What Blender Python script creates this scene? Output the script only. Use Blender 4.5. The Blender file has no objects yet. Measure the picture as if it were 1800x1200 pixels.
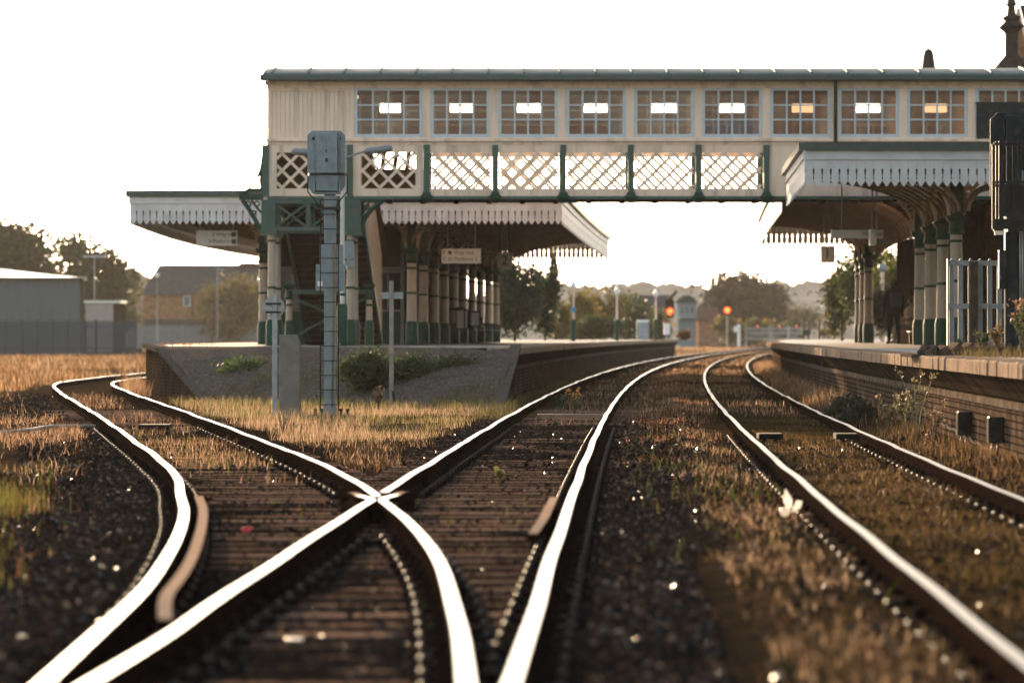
HAZE=.00011; SUN_EL=9; SUN_AZ=12; SUN_E=3.4; SKY_S=.10; EXPO=2.1
import bpy, bmesh, math, random
import numpy as np
from mathutils import Vector, Matrix
R_ = math.radians
random.seed(7); RNG = np.random.default_rng(11)
SC = bpy.context.scene
COL = SC.collection
F = 7000.0; CAMZ = 1.17; YH = 590.0
def wx(px, Y): return (px - 900) / F * Y
def wz(py, Y): return CAMZ + (YH - py) / F * Y
def P(px, py, Y): return (wx(px, Y), Y, wz(py, Y))

# ------------------------------------------------------------------ materials
def nodes(m):
    m.use_nodes = True
    return m.node_tree.nodes, m.node_tree.links
MATS = {}
def mat(name, col, rough=0.6, metal=0.0, var=0.25, scale=6.0, bump=0.0, bscale=40.0, dirt=None, dirt_amt=0.3, dscale=2.0, stretch=(1,1,1), trans=0.0, vcol=False, spec=0.5, emit=None, estr=0, objvar=0):
    if name in MATS: return MATS[name]
    if rough >= .74 and spec == .5: spec = 0.0
    m = bpy.data.materials.new(name); N, L = nodes(m)
    b = N['Principled BSDF']; b.inputs['Roughness'].default_value = rough; b.inputs['Metallic'].default_value = metal
    b.inputs['Specular IOR Level'].default_value = spec
    tc = N.new('ShaderNodeTexCoord'); oi = N.new('ShaderNodeObjectInfo')
    mp = N.new('ShaderNodeMapping'); mp.inputs['Scale'].default_value = stretch
    ad = N.new('ShaderNodeVectorMath'); ad.operation = 'ADD'
    ml = N.new('ShaderNodeMath'); ml.operation = 'MULTIPLY'; ml.inputs[1].default_value = 37.0
    L.new(oi.outputs['Random'], ml.inputs[0]); L.new(tc.outputs['Object'], ad.inputs[0]); L.new(ml.outputs[0], ad.inputs[1])
    L.new(ad.outputs[0], mp.inputs['Vector'])
    nz = N.new('ShaderNodeTexNoise'); nz.inputs['Scale'].default_value = scale; nz.inputs['Detail'].default_value = 6
    L.new(mp.outputs[0], nz.inputs['Vector'])
    rp = N.new('ShaderNodeMapRange'); rp.inputs[1].default_value = .3; rp.inputs[2].default_value = .7
    rp.inputs[3].default_value = 1 - var; rp.inputs[4].default_value = 1 + var
    L.new(nz.outputs['Fac'], rp.inputs[0])
    mx = N.new('ShaderNodeMix'); mx.data_type = 'RGBA'; mx.blend_type = 'MULTIPLY'; mx.inputs[0].default_value = 1
    if vcol:
        at = N.new('ShaderNodeAttribute'); at.attribute_name = 'Col'; L.new(at.outputs['Color'], mx.inputs[6])
    else: mx.inputs[6].default_value = (*col, 1)
    L.new(rp.outputs[0], mx.inputs[7])
    out = mx.outputs[2]
    if objvar:
        ov = N.new('ShaderNodeMapRange'); ov.inputs[3].default_value = 1-objvar; ov.inputs[4].default_value = 1+objvar; L.new(oi.outputs['Random'], ov.inputs[0])
        mo = N.new('ShaderNodeMix'); mo.data_type = 'RGBA'; mo.blend_type = 'MULTIPLY'; mo.inputs[0].default_value = 1; L.new(out, mo.inputs[6]); L.new(ov.outputs[0], mo.inputs[7]); out = mo.outputs[2]
    if dirt:
        n2 = N.new('ShaderNodeTexNoise'); n2.inputs['Scale'].default_value = dscale; n2.inputs['Detail'].default_value = 8
        L.new(mp.outputs[0], n2.inputs['Vector'])
        r2 = N.new('ShaderNodeMapRange'); r2.inputs[1].default_value = .5; r2.inputs[2].default_value = .72; r2.inputs[4].default_value = dirt_amt
        L.new(n2.outputs['Fac'], r2.inputs[0])
        m2 = N.new('ShaderNodeMix'); m2.data_type = 'RGBA'; m2.inputs[7].default_value = (*dirt, 1)
        L.new(r2.outputs[0], m2.inputs[0]); L.new(out, m2.inputs[6]); out = m2.outputs[2]
    L.new(out, b.inputs['Base Color'])
    if bump:
        n3 = N.new('ShaderNodeTexNoise'); n3.inputs['Scale'].default_value = bscale; n3.inputs['Detail'].default_value = 5
        L.new(mp.outputs[0], n3.inputs['Vector'])
        bp = N.new('ShaderNodeBump'); bp.inputs['Strength'].default_value = bump; bp.inputs['Distance'].default_value = .02
        L.new(n3.outputs['Fac'], bp.inputs['Height']); L.new(bp.outputs[0], b.inputs['Normal'])
    if emit:
        b.inputs['Emission Color'].default_value = (*emit, 1); b.inputs['Emission Strength'].default_value = estr
    if trans:
        tr = N.new('ShaderNodeBsdfTranslucent'); L.new(out, tr.inputs['Color'])
        ms = N.new('ShaderNodeMixShader'); ms.inputs[0].default_value = trans
        L.new(b.outputs[0], ms.inputs[1]); L.new(tr.outputs[0], ms.inputs[2])
        L.new(ms.outputs[0], N['Material Output'].inputs['Surface'])
    MATS[name] = m
    return m

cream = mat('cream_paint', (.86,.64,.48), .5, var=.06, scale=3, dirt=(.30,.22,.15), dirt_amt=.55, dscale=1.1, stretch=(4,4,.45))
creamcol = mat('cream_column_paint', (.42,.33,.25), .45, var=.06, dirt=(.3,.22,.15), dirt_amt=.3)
valw = mat('white_valance_paint', (.72,.70,.68), .5, var=.07, scale=4, dirt=(.32,.30,.27), dirt_amt=.35, dscale=1.6, trans=.06)
wfrm = mat('pale_blue_frame_paint', (.54,.59,.61), .45, var=.06)
green = mat('dark_green_paint', (.012,.055,.034), .5, var=.18, spec=.2, dirt=(.05,.06,.045), dirt_amt=.4)
greenlt = mat('weathered_green_paint', (.032,.082,.06), .5, var=.2, dirt=(.07,.06,.045), dirt_amt=.5, dscale=3)  # lighter copy of the green, with distance haze put into the colour
gutterm = mat('gutter_green', (.035,.06,.048), .4, var=.15)
roofm = mat('lead_grey_roof', (.10,.13,.13), .6, spec=.08, var=.15, scale=4, dirt=(.2,.22,.2), dirt_amt=.3)
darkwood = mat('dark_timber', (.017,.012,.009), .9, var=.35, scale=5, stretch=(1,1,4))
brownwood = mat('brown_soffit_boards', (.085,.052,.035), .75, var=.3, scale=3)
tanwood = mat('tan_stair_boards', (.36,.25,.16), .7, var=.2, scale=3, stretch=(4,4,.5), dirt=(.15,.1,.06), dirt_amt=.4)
sgrey = mat('signal_grey_paint', (.22,.265,.28), .5, var=.1, scale=8, dirt=(.07,.06,.055), dirt_amt=.35, dscale=6)
sdark = mat('signal_dark_steel', (.02,.028,.034), .55, spec=.12, var=.25, scale=8, dirt=(.12,.1,.08), dirt_amt=.3, dscale=7)
blacks = mat('black_steel', (.016,.017,.018), .5, spec=.2, var=.3, dirt=(.09,.06,.04), dirt_amt=.4, dscale=9)
galv = mat('galvanised_steel', (.28,.31,.32), .5, metal=.3, var=.15, dirt=(.2,.17,.13), dirt_amt=.35)
concrete = mat('old_concrete', (.22,.195,.165), .85, var=.16, scale=7, bump=.3, bscale=60, dirt=(.16,.13,.1), dirt_amt=.4, dscale=3)
dkconc = mat('dark_concrete', (.10,.085,.07), .9, var=.25, scale=8, bump=.4, bscale=40)
coping = mat('coping_stone', (.36,.26,.185), .8, var=.2, scale=3, bump=.4, bscale=50, dirt=(.12,.10,.085), dirt_amt=.65, dscale=7)
railtop = mat('polished_rail_steel', (.60,.56,.52), .36, metal=1, var=.05, scale=30, bump=.03, bscale=200)
railtop2 = mat('dull_rail_steel', (.085,.066,.052), .45, metal=1, var=.12, scale=20, bump=.06, bscale=160)
railrust = mat('rusty_rail_side', (.014,.0085,.006), .9, var=.35, scale=12, bump=.3, spec=0)
chkm = mat('rusted_check_rail_top', (.42,.285,.195), .8, metal=0, spec=0, var=.2, scale=14)
chairm = mat('oily_iron_chair', (.014,.010,.0085), .8, metal=0, var=.3, scale=20, spec=0)
boltm = mat('worn_bolt_head', (.022,.015,.012), .5, spec=.12, metal=0, var=.3, scale=20)
sleepm = mat('weathered_sleeper_timber', (.17,.105,.072), .9, objvar=.45, var=.45, scale=3, bump=.6, spec=0, bscale=14, stretch=(1,9,9), dirt=(.05,.035,.028), dirt_amt=.7, dscale=1.2)
asphalt = mat('platform_asphalt', (.145,.13,.115), .62, var=.25, scale=4, bump=.5, bscale=120, dirt=(.09,.075,.06), dirt_amt=.5)
rampm = mat('ramp_asphalt', (.105,.087,.074), .9, var=.55, scale=14, bump=1, bscale=45, dirt=(.04,.045,.028), dirt_amt=.5, dscale=1.5, spec=0)
leafm = mat('leaf', (0,0,0), .6, var=.12, vcol=True, trans=.4, spec=.25)
grassm = mat('grass_blades', (0,0,0), .8, var=.1, vcol=True, trans=.55, spec=0)
barkm = mat('bark', (.06,.045,.035), .9, var=.3)
slate = mat('roof_slate', (.06,.065,.068), .75, var=.2, scale=2)
litm = mat('white_plastic', (.85,.83,.8), .35, var=.05)
filmm = mat('crumpled_film', (.9,.86,.8), .3, var=.05, trans=.65)
signw = mat('sign_white', (.62,.58,.53), .5, var=.04)
signd = mat('sign_ink', (.035,.035,.045), .5, var=.05)
lampglow = mat('strip_light_diffuser', (1,1,1), .4, var=0, emit=(1,.90,.76), estr=7)
redglow = mat('red_signal_lens', (.3,.02,.01), .3, var=0, emit=(1,.042,.008), estr=3.8)
redlamp = mat('red_lamp_small', (.4,.03,.02), .3, var=0, emit=(1,.06,.03), estr=.35)
matte = mat('matte_black_hood', (.012,.012,.013), .95, var=.1, spec=.05)
blackcloth = mat('dark_cloth', (.018,.02,.026), .85, var=.2)
skin = mat('skin', (.45,.27,.19), .5, var=.06)
hairm = mat('dark_hair', (.02,.014,.01), .6, var=.2)

def brick(name, c1, c2, mort, scale=1.0, rough=.85, bw=.22, bh=.075, msize=.011):
    m = bpy.data.materials.new(name); N, L = nodes(m); b = N['Principled BSDF']; b.inputs['Roughness'].default_value = rough; b.inputs['Specular IOR Level'].default_value = 0
    tc = N.new('ShaderNodeTexCoord'); sp = N.new('ShaderNodeSeparateXYZ'); L.new(tc.outputs['Object'], sp.inputs[0])
    a = N.new('ShaderNodeMath'); a.operation = 'ADD'; L.new(sp.outputs[0], a.inputs[0]); L.new(sp.outputs[1], a.inputs[1])
    cb = N.new('ShaderNodeCombineXYZ'); L.new(a.outputs[0], cb.inputs[0]); L.new(sp.outputs[2], cb.inputs[1])
    bt = N.new('ShaderNodeTexBrick'); L.new(cb.outputs[0], bt.inputs['Vector'])
    bt.inputs['Color1'].default_value = (*c1,1); bt.inputs['Color2'].default_value = (*c2,1); bt.inputs['Mortar'].default_value = (*mort,1)
    bt.inputs['Scale'].default_value = scale; bt.inputs['Mortar Size'].default_value = msize; bt.inputs['Brick Width'].default_value = bw; bt.inputs['Row Height'].default_value = bh
    nz = N.new('ShaderNodeTexNoise'); nz.inputs['Scale'].default_value = 2.2; nz.inputs['Detail'].default_value = 8; L.new(tc.outputs['Object'], nz.inputs['Vector'])
    mr = N.new('ShaderNodeMapRange'); mr.inputs[1].default_value = .3; mr.inputs[2].default_value = .7; mr.inputs[3].default_value = .5; mr.inputs[4].default_value = 1.35; L.new(nz.outputs['Fac'], mr.inputs[0])
    mx = N.new('ShaderNodeMix'); mx.data_type = 'RGBA'; mx.blend_type = 'MULTIPLY'; mx.inputs[0].default_value = 1
    L.new(bt.outputs['Color'], mx.inputs[6]); L.new(mr.outputs[0], mx.inputs[7]); L.new(mx.outputs[2], b.inputs['Base Color'])
    bp = N.new('ShaderNodeBump'); bp.inputs['Strength'].default_value = .5; bp.inputs['Distance'].default_value = .01; bp.invert = True
    L.new(bt.outputs['Fac'], bp.inputs['Height']); L.new(bp.outputs[0], b.inputs['Normal'])
    MATS[name] = m
    return m
wallbrick = brick('platform_brick', (.085,.058,.042), (.13,.09,.064), (.035,.026,.02))
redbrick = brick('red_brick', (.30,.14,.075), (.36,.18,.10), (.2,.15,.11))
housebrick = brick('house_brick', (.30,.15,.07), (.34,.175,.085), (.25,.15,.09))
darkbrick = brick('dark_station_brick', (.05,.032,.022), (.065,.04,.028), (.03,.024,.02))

# glass of the footbridge windows: obscured, brownish, some panes replaced
def glassmat():
    m = bpy.data.materials.new('obscured_brown_glass'); N, L = nodes(m); b = N['Principled BSDF']
    at = N.new('ShaderNodeAttribute'); at.attribute_name = 'Col'
    tc = N.new('ShaderNodeTexCoord'); mp = N.new('ShaderNodeMapping'); mp.inputs['Scale'].default_value = (5,5,22); L.new(tc.outputs['Object'], mp.inputs[0])
    nz = N.new('ShaderNodeTexNoise'); nz.inputs['Scale'].default_value = 2.4; nz.inputs['Detail'].default_value = 4; L.new(mp.outputs[0], nz.inputs['Vector'])
    mr = N.new('ShaderNodeMapRange'); mr.inputs[1].default_value = .3; mr.inputs[2].default_value = .7; mr.inputs[3].default_value = .82; mr.inputs[4].default_value = 1.15; L.new(nz.outputs['Fac'], mr.inputs[0])
    mx = N.new('ShaderNodeMix'); mx.data_type = 'RGBA'; mx.blend_type = 'MULTIPLY'; mx.inputs[0].default_value = 1
    L.new(at.outputs['Color'], mx.inputs[6]); L.new(mr.outputs[0], mx.inputs[7]); L.new(mx.outputs[2], b.inputs['Base Color'])
    b.inputs['Roughness'].default_value = .4; b.inputs['Specular IOR Level'].default_value = .2
    tr = N.new('ShaderNodeBsdfTransparent'); tr.inputs[0].default_value = (.62,.57,.52,1)
    ms = N.new('ShaderNodeMixShader'); ms.inputs[0].default_value = .26
    L.new(b.outputs[0], ms.inputs[1]); L.new(tr.outputs[0], ms.inputs[2]); L.new(ms.outputs[0], N['Material Output'].inputs['Surface'])
    return m
glass = glassmat()
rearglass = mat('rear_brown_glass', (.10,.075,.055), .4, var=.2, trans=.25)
darkglass = mat('dark_window_glass', (.03,.035,.04), .12, var=.1)
blueglass = mat('house_window_glass', (.10,.13,.15), .15, var=.1)

# ------------------------------------------------------------------ mesh builder
SPLIT = {'anchor_bolt','gate_post','hanger','latch','leg','lens_hood','mullion','ramp_kerb','ramp_side_wall','rib','symbol','upper_box'}
class MB:
    def __init__(s): s.v = []; s.f = []; s.mi = []; s.sm = []
    def add(s, vs, fs, m=0, sm=False):
        o = len(s.v); s.v += [tuple(v) for v in vs]
        for f in fs: s.f.append([i + o for i in f]); s.mi.append(m); s.sm.append(sm)
        return s
    def box(s, x0, x1, y0, y1, z0, z1, m=0):
        return s.add([(x0,y0,z0),(x1,y0,z0),(x1,y1,z0),(x0,y1,z0),(x0,y0,z1),(x1,y0,z1),(x1,y1,z1),(x0,y1,z1)],
              [(0,3,2,1),(4,5,6,7),(0,1,5,4),(1,2,6,5),(2,3,7,6),(3,0,4,7)], m)
    def beam(s, a, b, w, h, m=0, up=(0,0,1)):
        a = Vector(a); b = Vector(b); d = (b - a).normalized(); up = Vector(up)
        sx = d.cross(up)
        if sx.length < 1e-4: sx = d.cross(Vector((1,0,0)))
        sx.normalize(); u = sx.cross(d).normalized(); vs = []
        for c in (a, b):
            for p, q in ((-1,-1),(1,-1),(1,1),(-1,1)): vs.append(c + sx * p * w / 2 + u * q * h / 2)
        return s.add(vs, [(0,1,2,3),(7,6,5,4),(0,4,5,1),(1,5,6,2),(2,6,7,3),(3,7,4,0)], m)
    def tube(s, path, r, n=8, m=0, sm=True):
        path = [Vector(p) for p in path]; k = len(path)
        rs = r if isinstance(r, (list, tuple)) else [r] * k
        vs = []; ref = None
        for i, p in enumerate(path):
            d = (path[min(i+1,k-1)] - path[max(i-1,0)]).normalized()
            if ref is None: ref = Vector((0,0,1)) if abs(d.z) < .9 else Vector((1,0,0))
            a = d.cross(ref).normalized(); b = a.cross(d).normalized(); ref = b
            for j in range(n):
                t = 2 * math.pi * j / n; vs.append(p + (a * math.cos(t) + b * math.sin(t)) * rs[i])
        fs = []
        for i in range(k - 1):
            for j in range(n): fs.append((i*n+j, i*n+(j+1)%n, (i+1)*n+(j+1)%n, (i+1)*n+j))
        s.add(vs, fs, m, sm); o = len(s.v) - len(vs)
        s.f.append([o + j for j in range(n)][::-1]); s.mi.append(m); s.sm.append(False)
        s.f.append([o + (k-1)*n + j for j in range(n)]); s.mi.append(m); s.sm.append(False)
        return s
    def lathe(s, prof, c=(0,0,0), n=16, m=0, sq=False, sm=True):
        vs = []; k = len(prof); off = math.pi / 4 if sq else 0
        if sq: n = 4; sm = False
        for r, z in prof:
            for j in range(n):
                t = 2 * math.pi * j / n + off; q = r * (math.sqrt(2) if sq else 1)
                vs.append((c[0] + q*math.cos(t), c[1] + q*math.sin(t), c[2] + z))
        fs = [(i*n+j, i*n+(j+1)%n, (i+1)*n+(j+1)%n, (i+1)*n+j) for i in range(k-1) for j in range(n)]
        fs.append(list(range(n))[::-1]); 
        s.add(vs, fs[:-1], m, sm); s.add(vs[:n], [list(range(n))[::-1]], m); s.add(vs[-n:], [list(range(n))], m)
        return s
    def prism(s, poly, fn, w0, w1, m=0):
        n = len(poly); vs = [fn(u, v, w0) for u, v in poly] + [fn(u, v, w1) for u, v in poly]
        fs = [list(range(n)), list(range(2*n-1, n-1, -1))] + [(i, n+i, n+(i+1)%n, (i+1)%n) for i in range(n)]
        return s.add(vs, fs, m)
    def ring(s, c, r, rr, axis='y', n=14, m=0):
        pts = []
        for j in range(n + 1):
            t = 2*math.pi*j/n; a, b = r*math.cos(t), r*math.sin(t)
            pts.append((c[0]+a, c[1], c[2]+b) if axis == 'y' else ((c[0], c[1]+a, c[2]+b) if axis == 'x' else (c[0]+a, c[1]+b, c[2])))
        return s.tube(pts, rr, 6, m)
    def sweep(s, secs, m=0, closed_prof=False, sm=False, mfn=None):
        k = len(secs[0]); vs = [p for q in secs for p in q]; rng = range(k if closed_prof else k - 1)
        o = len(s.v); s.v += [tuple(v) for v in vs]
        for i in range(len(secs) - 1):
            for j in rng:
                s.f.append([o+i*k+j, o+i*k+(j+1)%k, o+(i+1)*k+(j+1)%k, o+(i+1)*k+j]); s.mi.append(mfn(j) if mfn else m); s.sm.append(sm)
        if closed_prof:
            s.f.append([o+j for j in range(k)][::-1]); s.mi.append(m); s.sm.append(False)
            e = o+(len(secs)-1)*k; s.f.append([e+j for j in range(k)]); s.mi.append(m); s.sm.append(False)
        return s
    def pieces(s):
        # separate pieces of this mesh, so that each becomes a part of its own
        p = list(range(len(s.v)))
        def fd(i):
            while p[i] != i: p[i] = p[p[i]]; i = p[i]
            return i
        for f in s.f:
            for i in f[1:]: p[fd(i)] = fd(f[0])
        isl = {}
        for k, f in enumerate(s.f): isl.setdefault(fd(f[0]), []).append(k)
        keys = list(isl); V = np.array(s.v, float); bb = []
        for k in keys:
            q = V[sorted({i for f in isl[k] for i in s.f[f]})]; bb.append((q.min(0), q.max(0)))
        g = list(range(len(keys)))
        def fg(i):
            while g[i] != i: i = g[i]
            return i
        for a in range(len(keys)):
            for b in range(a):
                gap = np.maximum(0, np.maximum(bb[a][0]-bb[b][1], bb[b][0]-bb[a][1])); m = max((bb[a][1]-bb[a][0]).max(), (bb[b][1]-bb[b][0]).max())
                if np.linalg.norm(gap) <= max(.02, .5*m): g[fg(a)] = fg(b)
        out = {}
        for i, k in enumerate(keys): out.setdefault(fg(i), []).extend(isl[k])
        res = []
        for fs in out.values():
            mb = MB(); mp = {}
            for f in sorted(fs):
                for i in s.f[f]:
                    if i not in mp: mp[i] = len(mb.v); mb.v.append(s.v[i])
                mb.f.append([mp[i] for i in s.f[f]]); mb.mi.append(s.mi[f]); mb.sm.append(s.sm[f])
            res.append(mb)
        return res
    def build(s, name, mats, parent=None, bevel=0, fix=True):
        if parent is not None and name in SPLIT:
            ps = s.pieces()
            if len(ps) > 1: return [q.build1(name, mats, parent, bevel, fix) for q in ps][0]
        return s.build1(name, mats, parent, bevel, fix)
    def build1(s, name, mats, parent=None, bevel=0, fix=True):
        if not isinstance(mats, (list, tuple)): mats = [mats]
        v = np.array(s.v, dtype=float); c = Vector((0,0,0))
        if parent is None and fix:
            lo, hi = v.min(0), v.max(0); c = Vector(((lo[0]+hi[0])/2, (lo[1]+hi[1])/2, lo[2])); v = v - np.array(c)
        me = bpy.data.meshes.new(name); me.from_pydata(v.tolist(), [], s.f)
        for q in mats: me.materials.append(q)
        me.polygons.foreach_set('material_index', s.mi); me.polygons.foreach_set('use_smooth', s.sm)
        bm = bmesh.new(); bm.from_mesh(me); bmesh.ops.recalc_face_normals(bm, faces=bm.faces); bm.to_mesh(me); bm.free()
        me.update()
        o = bpy.data.objects.new(name, me); COL.objects.link(o); o.location = c
        if parent is not None: attach(o, parent)
        if bevel:
            b = o.modifiers.new('b', 'BEVEL'); b.width = bevel; b.segments = 2; b.limit_method = 'ANGLE'; b.angle_limit = R_(40)
        return o
def rootloc(p):
    l = Vector((0,0,0))
    while p is not None: l = l + p.location; p = p.parent
    return l
def attach(o, p):
    o.parent = p; o.location = Vector(o.location) - rootloc(p)     # parents are only ever moved, so plain offsets do
def tag(o, label, cat, group=None, kind=None):
    if label: o['label'] = label
    if cat: o['category'] = cat
    if group: o['group'] = group
    if kind: o['kind'] = kind
    return o
def thing(name, label, cat, loc=(0,0,0), group=None):
    o = bpy.data.objects.new(name, None); COL.objects.link(o); o.location = loc; o.empty_display_size = .2
    return tag(o, label, cat, group)
def structure(o): o['kind'] = 'structure'; return o
def copytree(o, loc=None, label=None, group=None, parent=None):
    c = o.copy(); COL.objects.link(c)
    if parent is not None: c.parent = parent
    if loc is not None: c.location = loc
    if label: c['label'] = label
    if group: c['group'] = group
    for ch in list(o.children): copytree(ch, parent=c)
    return c
def cat_part(o, label): o['label'] = label; return o
def text_obj(body, size, loc, parent, m, rot=(math.pi/2,0,0), name='lettering', extrude=.002, align='LEFT', bold=0.0):
    cu = bpy.data.curves.new(name, 'FONT'); cu.body = body; cu.size = size; cu.extrude = extrude; cu.align_x = align; cu.align_y = 'CENTER'; cu.offset = bold
    t = bpy.data.objects.new(name + '_tmp', cu); COL.objects.link(t); dg = bpy.context.evaluated_depsgraph_get()
    me = bpy.data.meshes.new_from_object(t.evaluated_get(dg)); bpy.data.objects.remove(t); bpy.data.curves.remove(cu)
    me.transform(Matrix.Rotation(rot[2],4,'Z') @ Matrix.Rotation(rot[0], 4, 'X')); me.name = name
    me.materials.clear(); me.materials.append(m)
    o = bpy.data.objects.new(name, me); COL.objects.link(o); o.location = loc
    attach(o, parent); return o

# quads with colours (leaves, blades) written straight from numpy arrays
def quad_mesh(name, V, C, m, parent=None, k=4):
    n = len(V) // k; me = bpy.data.meshes.new(name)
    c = np.array([0,0,0.])
    if parent is None:
        lo, hi = V.min(0), V.max(0); c = np.array([(lo[0]+hi[0])/2, (lo[1]+hi[1])/2, lo[2]])
    me.vertices.add(len(V)); me.vertices.foreach_set('co', (V - c).astype(np.float32).ravel())
    me.loops.add(len(V)); me.loops.foreach_set('vertex_index', np.arange(len(V), dtype=np.int32))
    me.polygons.add(n); me.polygons.foreach_set('loop_start', np.arange(0, len(V), k, dtype=np.int32))
    a = me.attributes.new('Col', 'FLOAT_COLOR', 'POINT')
    C4 = np.ones((len(V), 4), np.float32); C4[:, :3] = np.repeat(C, k, axis=0); a.data.foreach_set('color', C4.ravel())
    me.materials.append(m); me.update(calc_edges=True)
    o = bpy.data.objects.new(name, me); COL.objects.link(o); o.location = c
    if parent is not None: attach(o, parent)
    return o
def leaves(cent, spread, n, size, cols, rng, clumps=30, ell=(1,1,1), surf=.55, zmin=None):
    ell = np.array(ell); d = rng.normal(size=(clumps,3)); d /= np.linalg.norm(d, axis=1)[:,None]
    rr = surf + (1-surf) * rng.random(clumps)**.7
    cc = d * rr[:,None]
    own = rng.integers(0, clumps, n); csz = (.16 + .16*rng.random(clumps))
    p = cc[own] + rng.normal(size=(n,3)) * csz[own][:,None] * spread
    p = p * ell + np.array(cent)
    if zmin is not None: p[:,2] = np.maximum(p[:,2], zmin + rng.random(n)*.3*ell[2])
    s = size * (.6 + .8*rng.random(n))
    a = rng.normal(size=(n,3)); a /= np.linalg.norm(a,axis=1)[:,None]
    b = np.cross(a, rng.normal(size=(n,3))); b /= np.linalg.norm(b,axis=1)[:,None]
    a *= s[:,None]; b *= (s*.55)[:,None]
    V = np.stack([p-a, p-b, p+a, p+b], 1).reshape(-1,3)
    cols = np.array(cols); ci = rng.integers(0, len(cols), clumps); C = cols[ci[own]] * (.75 + .5*rng.random((n,1)))
    return V, C
def blades(xy, z, h, w, cols, rng, lean=.45, seg=2):
    n = len(xy); th = rng.random(n)*2*np.pi; hh = h*(.5 + .8*rng.random(n)); ww = w*(.7+.6*rng.random(n))
    ld = rng.random(n)*2*np.pi; l = lean*hh*rng.random(n)
    base = np.column_stack([xy, z]); sx = np.column_stack([np.cos(th)*ww/2, np.sin(th)*ww/2, np.zeros(n)])
    mid = base + np.column_stack([np.cos(ld)*l*.3, np.sin(ld)*l*.3, hh*.55]); top = base + np.column_stack([np.cos(ld)*l, np.sin(ld)*l, hh])
    q1 = np.stack([base-sx, base+sx, mid+sx*.75, mid-sx*.75],1); q2 = np.stack([mid-sx*.75, mid+sx*.75, top+sx*.12, top-sx*.12],1)
    V = np.concatenate([q1, q2], 1).reshape(-1,3)
    cols = np.array(cols); C = cols[rng.integers(0,len(cols),n)]*(.75+.5*rng.random((n,1))); C = np.repeat(C,2,axis=0)
    return V, C
def fbm(x, y, s, seed=0):
    r = np.random.default_rng(seed); out = np.zeros_like(x, dtype=float); amp = 1
    for o in range(4):
        for k in range(4):
            a = r.random()*2*np.pi; ph = r.random()*6.28; f = s*(2**o)*(.7+.6*r.random())
            out += amp*np.sin((x*np.cos(a)+y*np.sin(a))*f+ph)/4
        amp *= .55
    return out
# ------------------------------------------------------------------ track geometry
GH = 0.7125
PM = [-5.890894919164941e-10, 3.532956923471293e-07, 5.601231728237948e-05, 0.02517755561435315, -1.0626172283690292]
PR = [-2.920984459879105e-10, 1.7384248304156442e-07, 9.040661956524618e-05, 0.023094654224234457, 2.205961517040834]
def Mx(y): return np.polyval(PM, y)
def Rx(y): return np.polyval(PR, y)
LP = [(5,-.64),(13.4,-.868),(16.5,-.94),(20,-1.06),(24,-1.29),(27.3,-1.535),(29.25,-1.715),(32.8,-2.04),(38.3,-2.69),(42.7,-3.26),(48.3,-4.0),(57.8,-5.26),(69.4,-6.85),(83.1,-8.72),(98.7,-10.62),(110,-11.65),(125,-12.3),(140,-12.2),(160,-11.2),(200,-8.6),(280,-2.3),(420,10)]
_ly = np.array([p[0] for p in LP], float); _lx = np.array([p[1] for p in LP], float); _lm = np.gradient(_lx, _ly)
def Lx(y):
    y = np.asarray(y, float); i = np.clip(np.searchsorted(_ly, y) - 1, 0, len(_ly)-2)
    h = _ly[i+1]-_ly[i]; t = (y-_ly[i])/h
    return (2*t**3-3*t**2+1)*_lx[i]+(t**3-2*t**2+t)*h*_lm[i]+(-2*t**3+3*t**2)*_lx[i+1]+(t**3-t**2)*h*_lm[i+1]
def dip(y): # the left track falls slightly towards the bend
    t = np.clip((np.asarray(y, float)-85)/40, 0, 1); return -0.13*t*t*(3-2*t)
def nrm(fx, y):
    s = (fx(y+.05)-fx(y-.05))/.1; l = math.hypot(s,1); return 1/l, -s/l     # unit vector to the right of the track
def edgeR(y): return float(Rx(y)) + 1.5
def edgeMI(y): return float(Mx(y)) - 1.5
def edgeLI(y): return float(Lx(y)) + 1.5

# ------------------------------------------------------------------ ground
def sstep(a, b, x): t = np.clip((x-a)/(b-a), 0, 1); return t*t*(3-2*t)
def Gz(x, y):
    x = np.asarray(x, float); y = np.asarray(y, float); ys = np.clip(y, 5, 420)
    z = -.201 + .014*fbm(x,y,1.3,3) + .010*fbm(x,y,5.,4)
    m, r, l = Mx(ys), Rx(ys), Lx(ys)
    z += sstep(.95, 1.7, x-r)*.14*sstep(12,30,y)*(1-sstep(150,220,y))           # bank at the foot of the right wall
    tr = np.maximum((1-sstep(1.2,1.6,np.abs(x-l))),(1-sstep(1.2,1.6,np.abs(x-m)))); tr = tr*(1-sstep(58,72,y)); z = z*(1-tr) + tr*(-.1735 + .003*fbm(x,y,6.,4) + .034*np.clip(fbm(x,y,1.5,33)-.12,0,.8) + .022*sstep(.78,1.0,l-x) + .022*sstep(.78,1.0,x-m)*(1-sstep(36,40,y)))
    z += (1-sstep(1.45,1.75,np.abs(x-r)))*(.058+.02*fbm(x,y,.9,41))*sstep(9,13,y)
    mid = sstep(.9,1.5,x-l)*sstep(.9,1.5,m-x); z += mid*.02*sstep(38,50,y)
    z += sstep(1.0,1.5,x-m)*sstep(1.0,1.5,r-x)*.05
    z += sstep(1.3,2.2,l-x)*.03*fbm(x,y,.6,9)
    w = (1-sstep(2,6,np.abs(x-l)))*sstep(80,90,y); z = z + dip(y)*w
    far = sstep(120,200,np.abs(x)+0*y); z = z - .1*far
    return z
ys = np.concatenate([np.arange(-40,4,4), np.arange(4,11,.5), np.arange(11,60,.16), np.arange(60,150,.8), np.geomspace(150,2100,60)])
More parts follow.
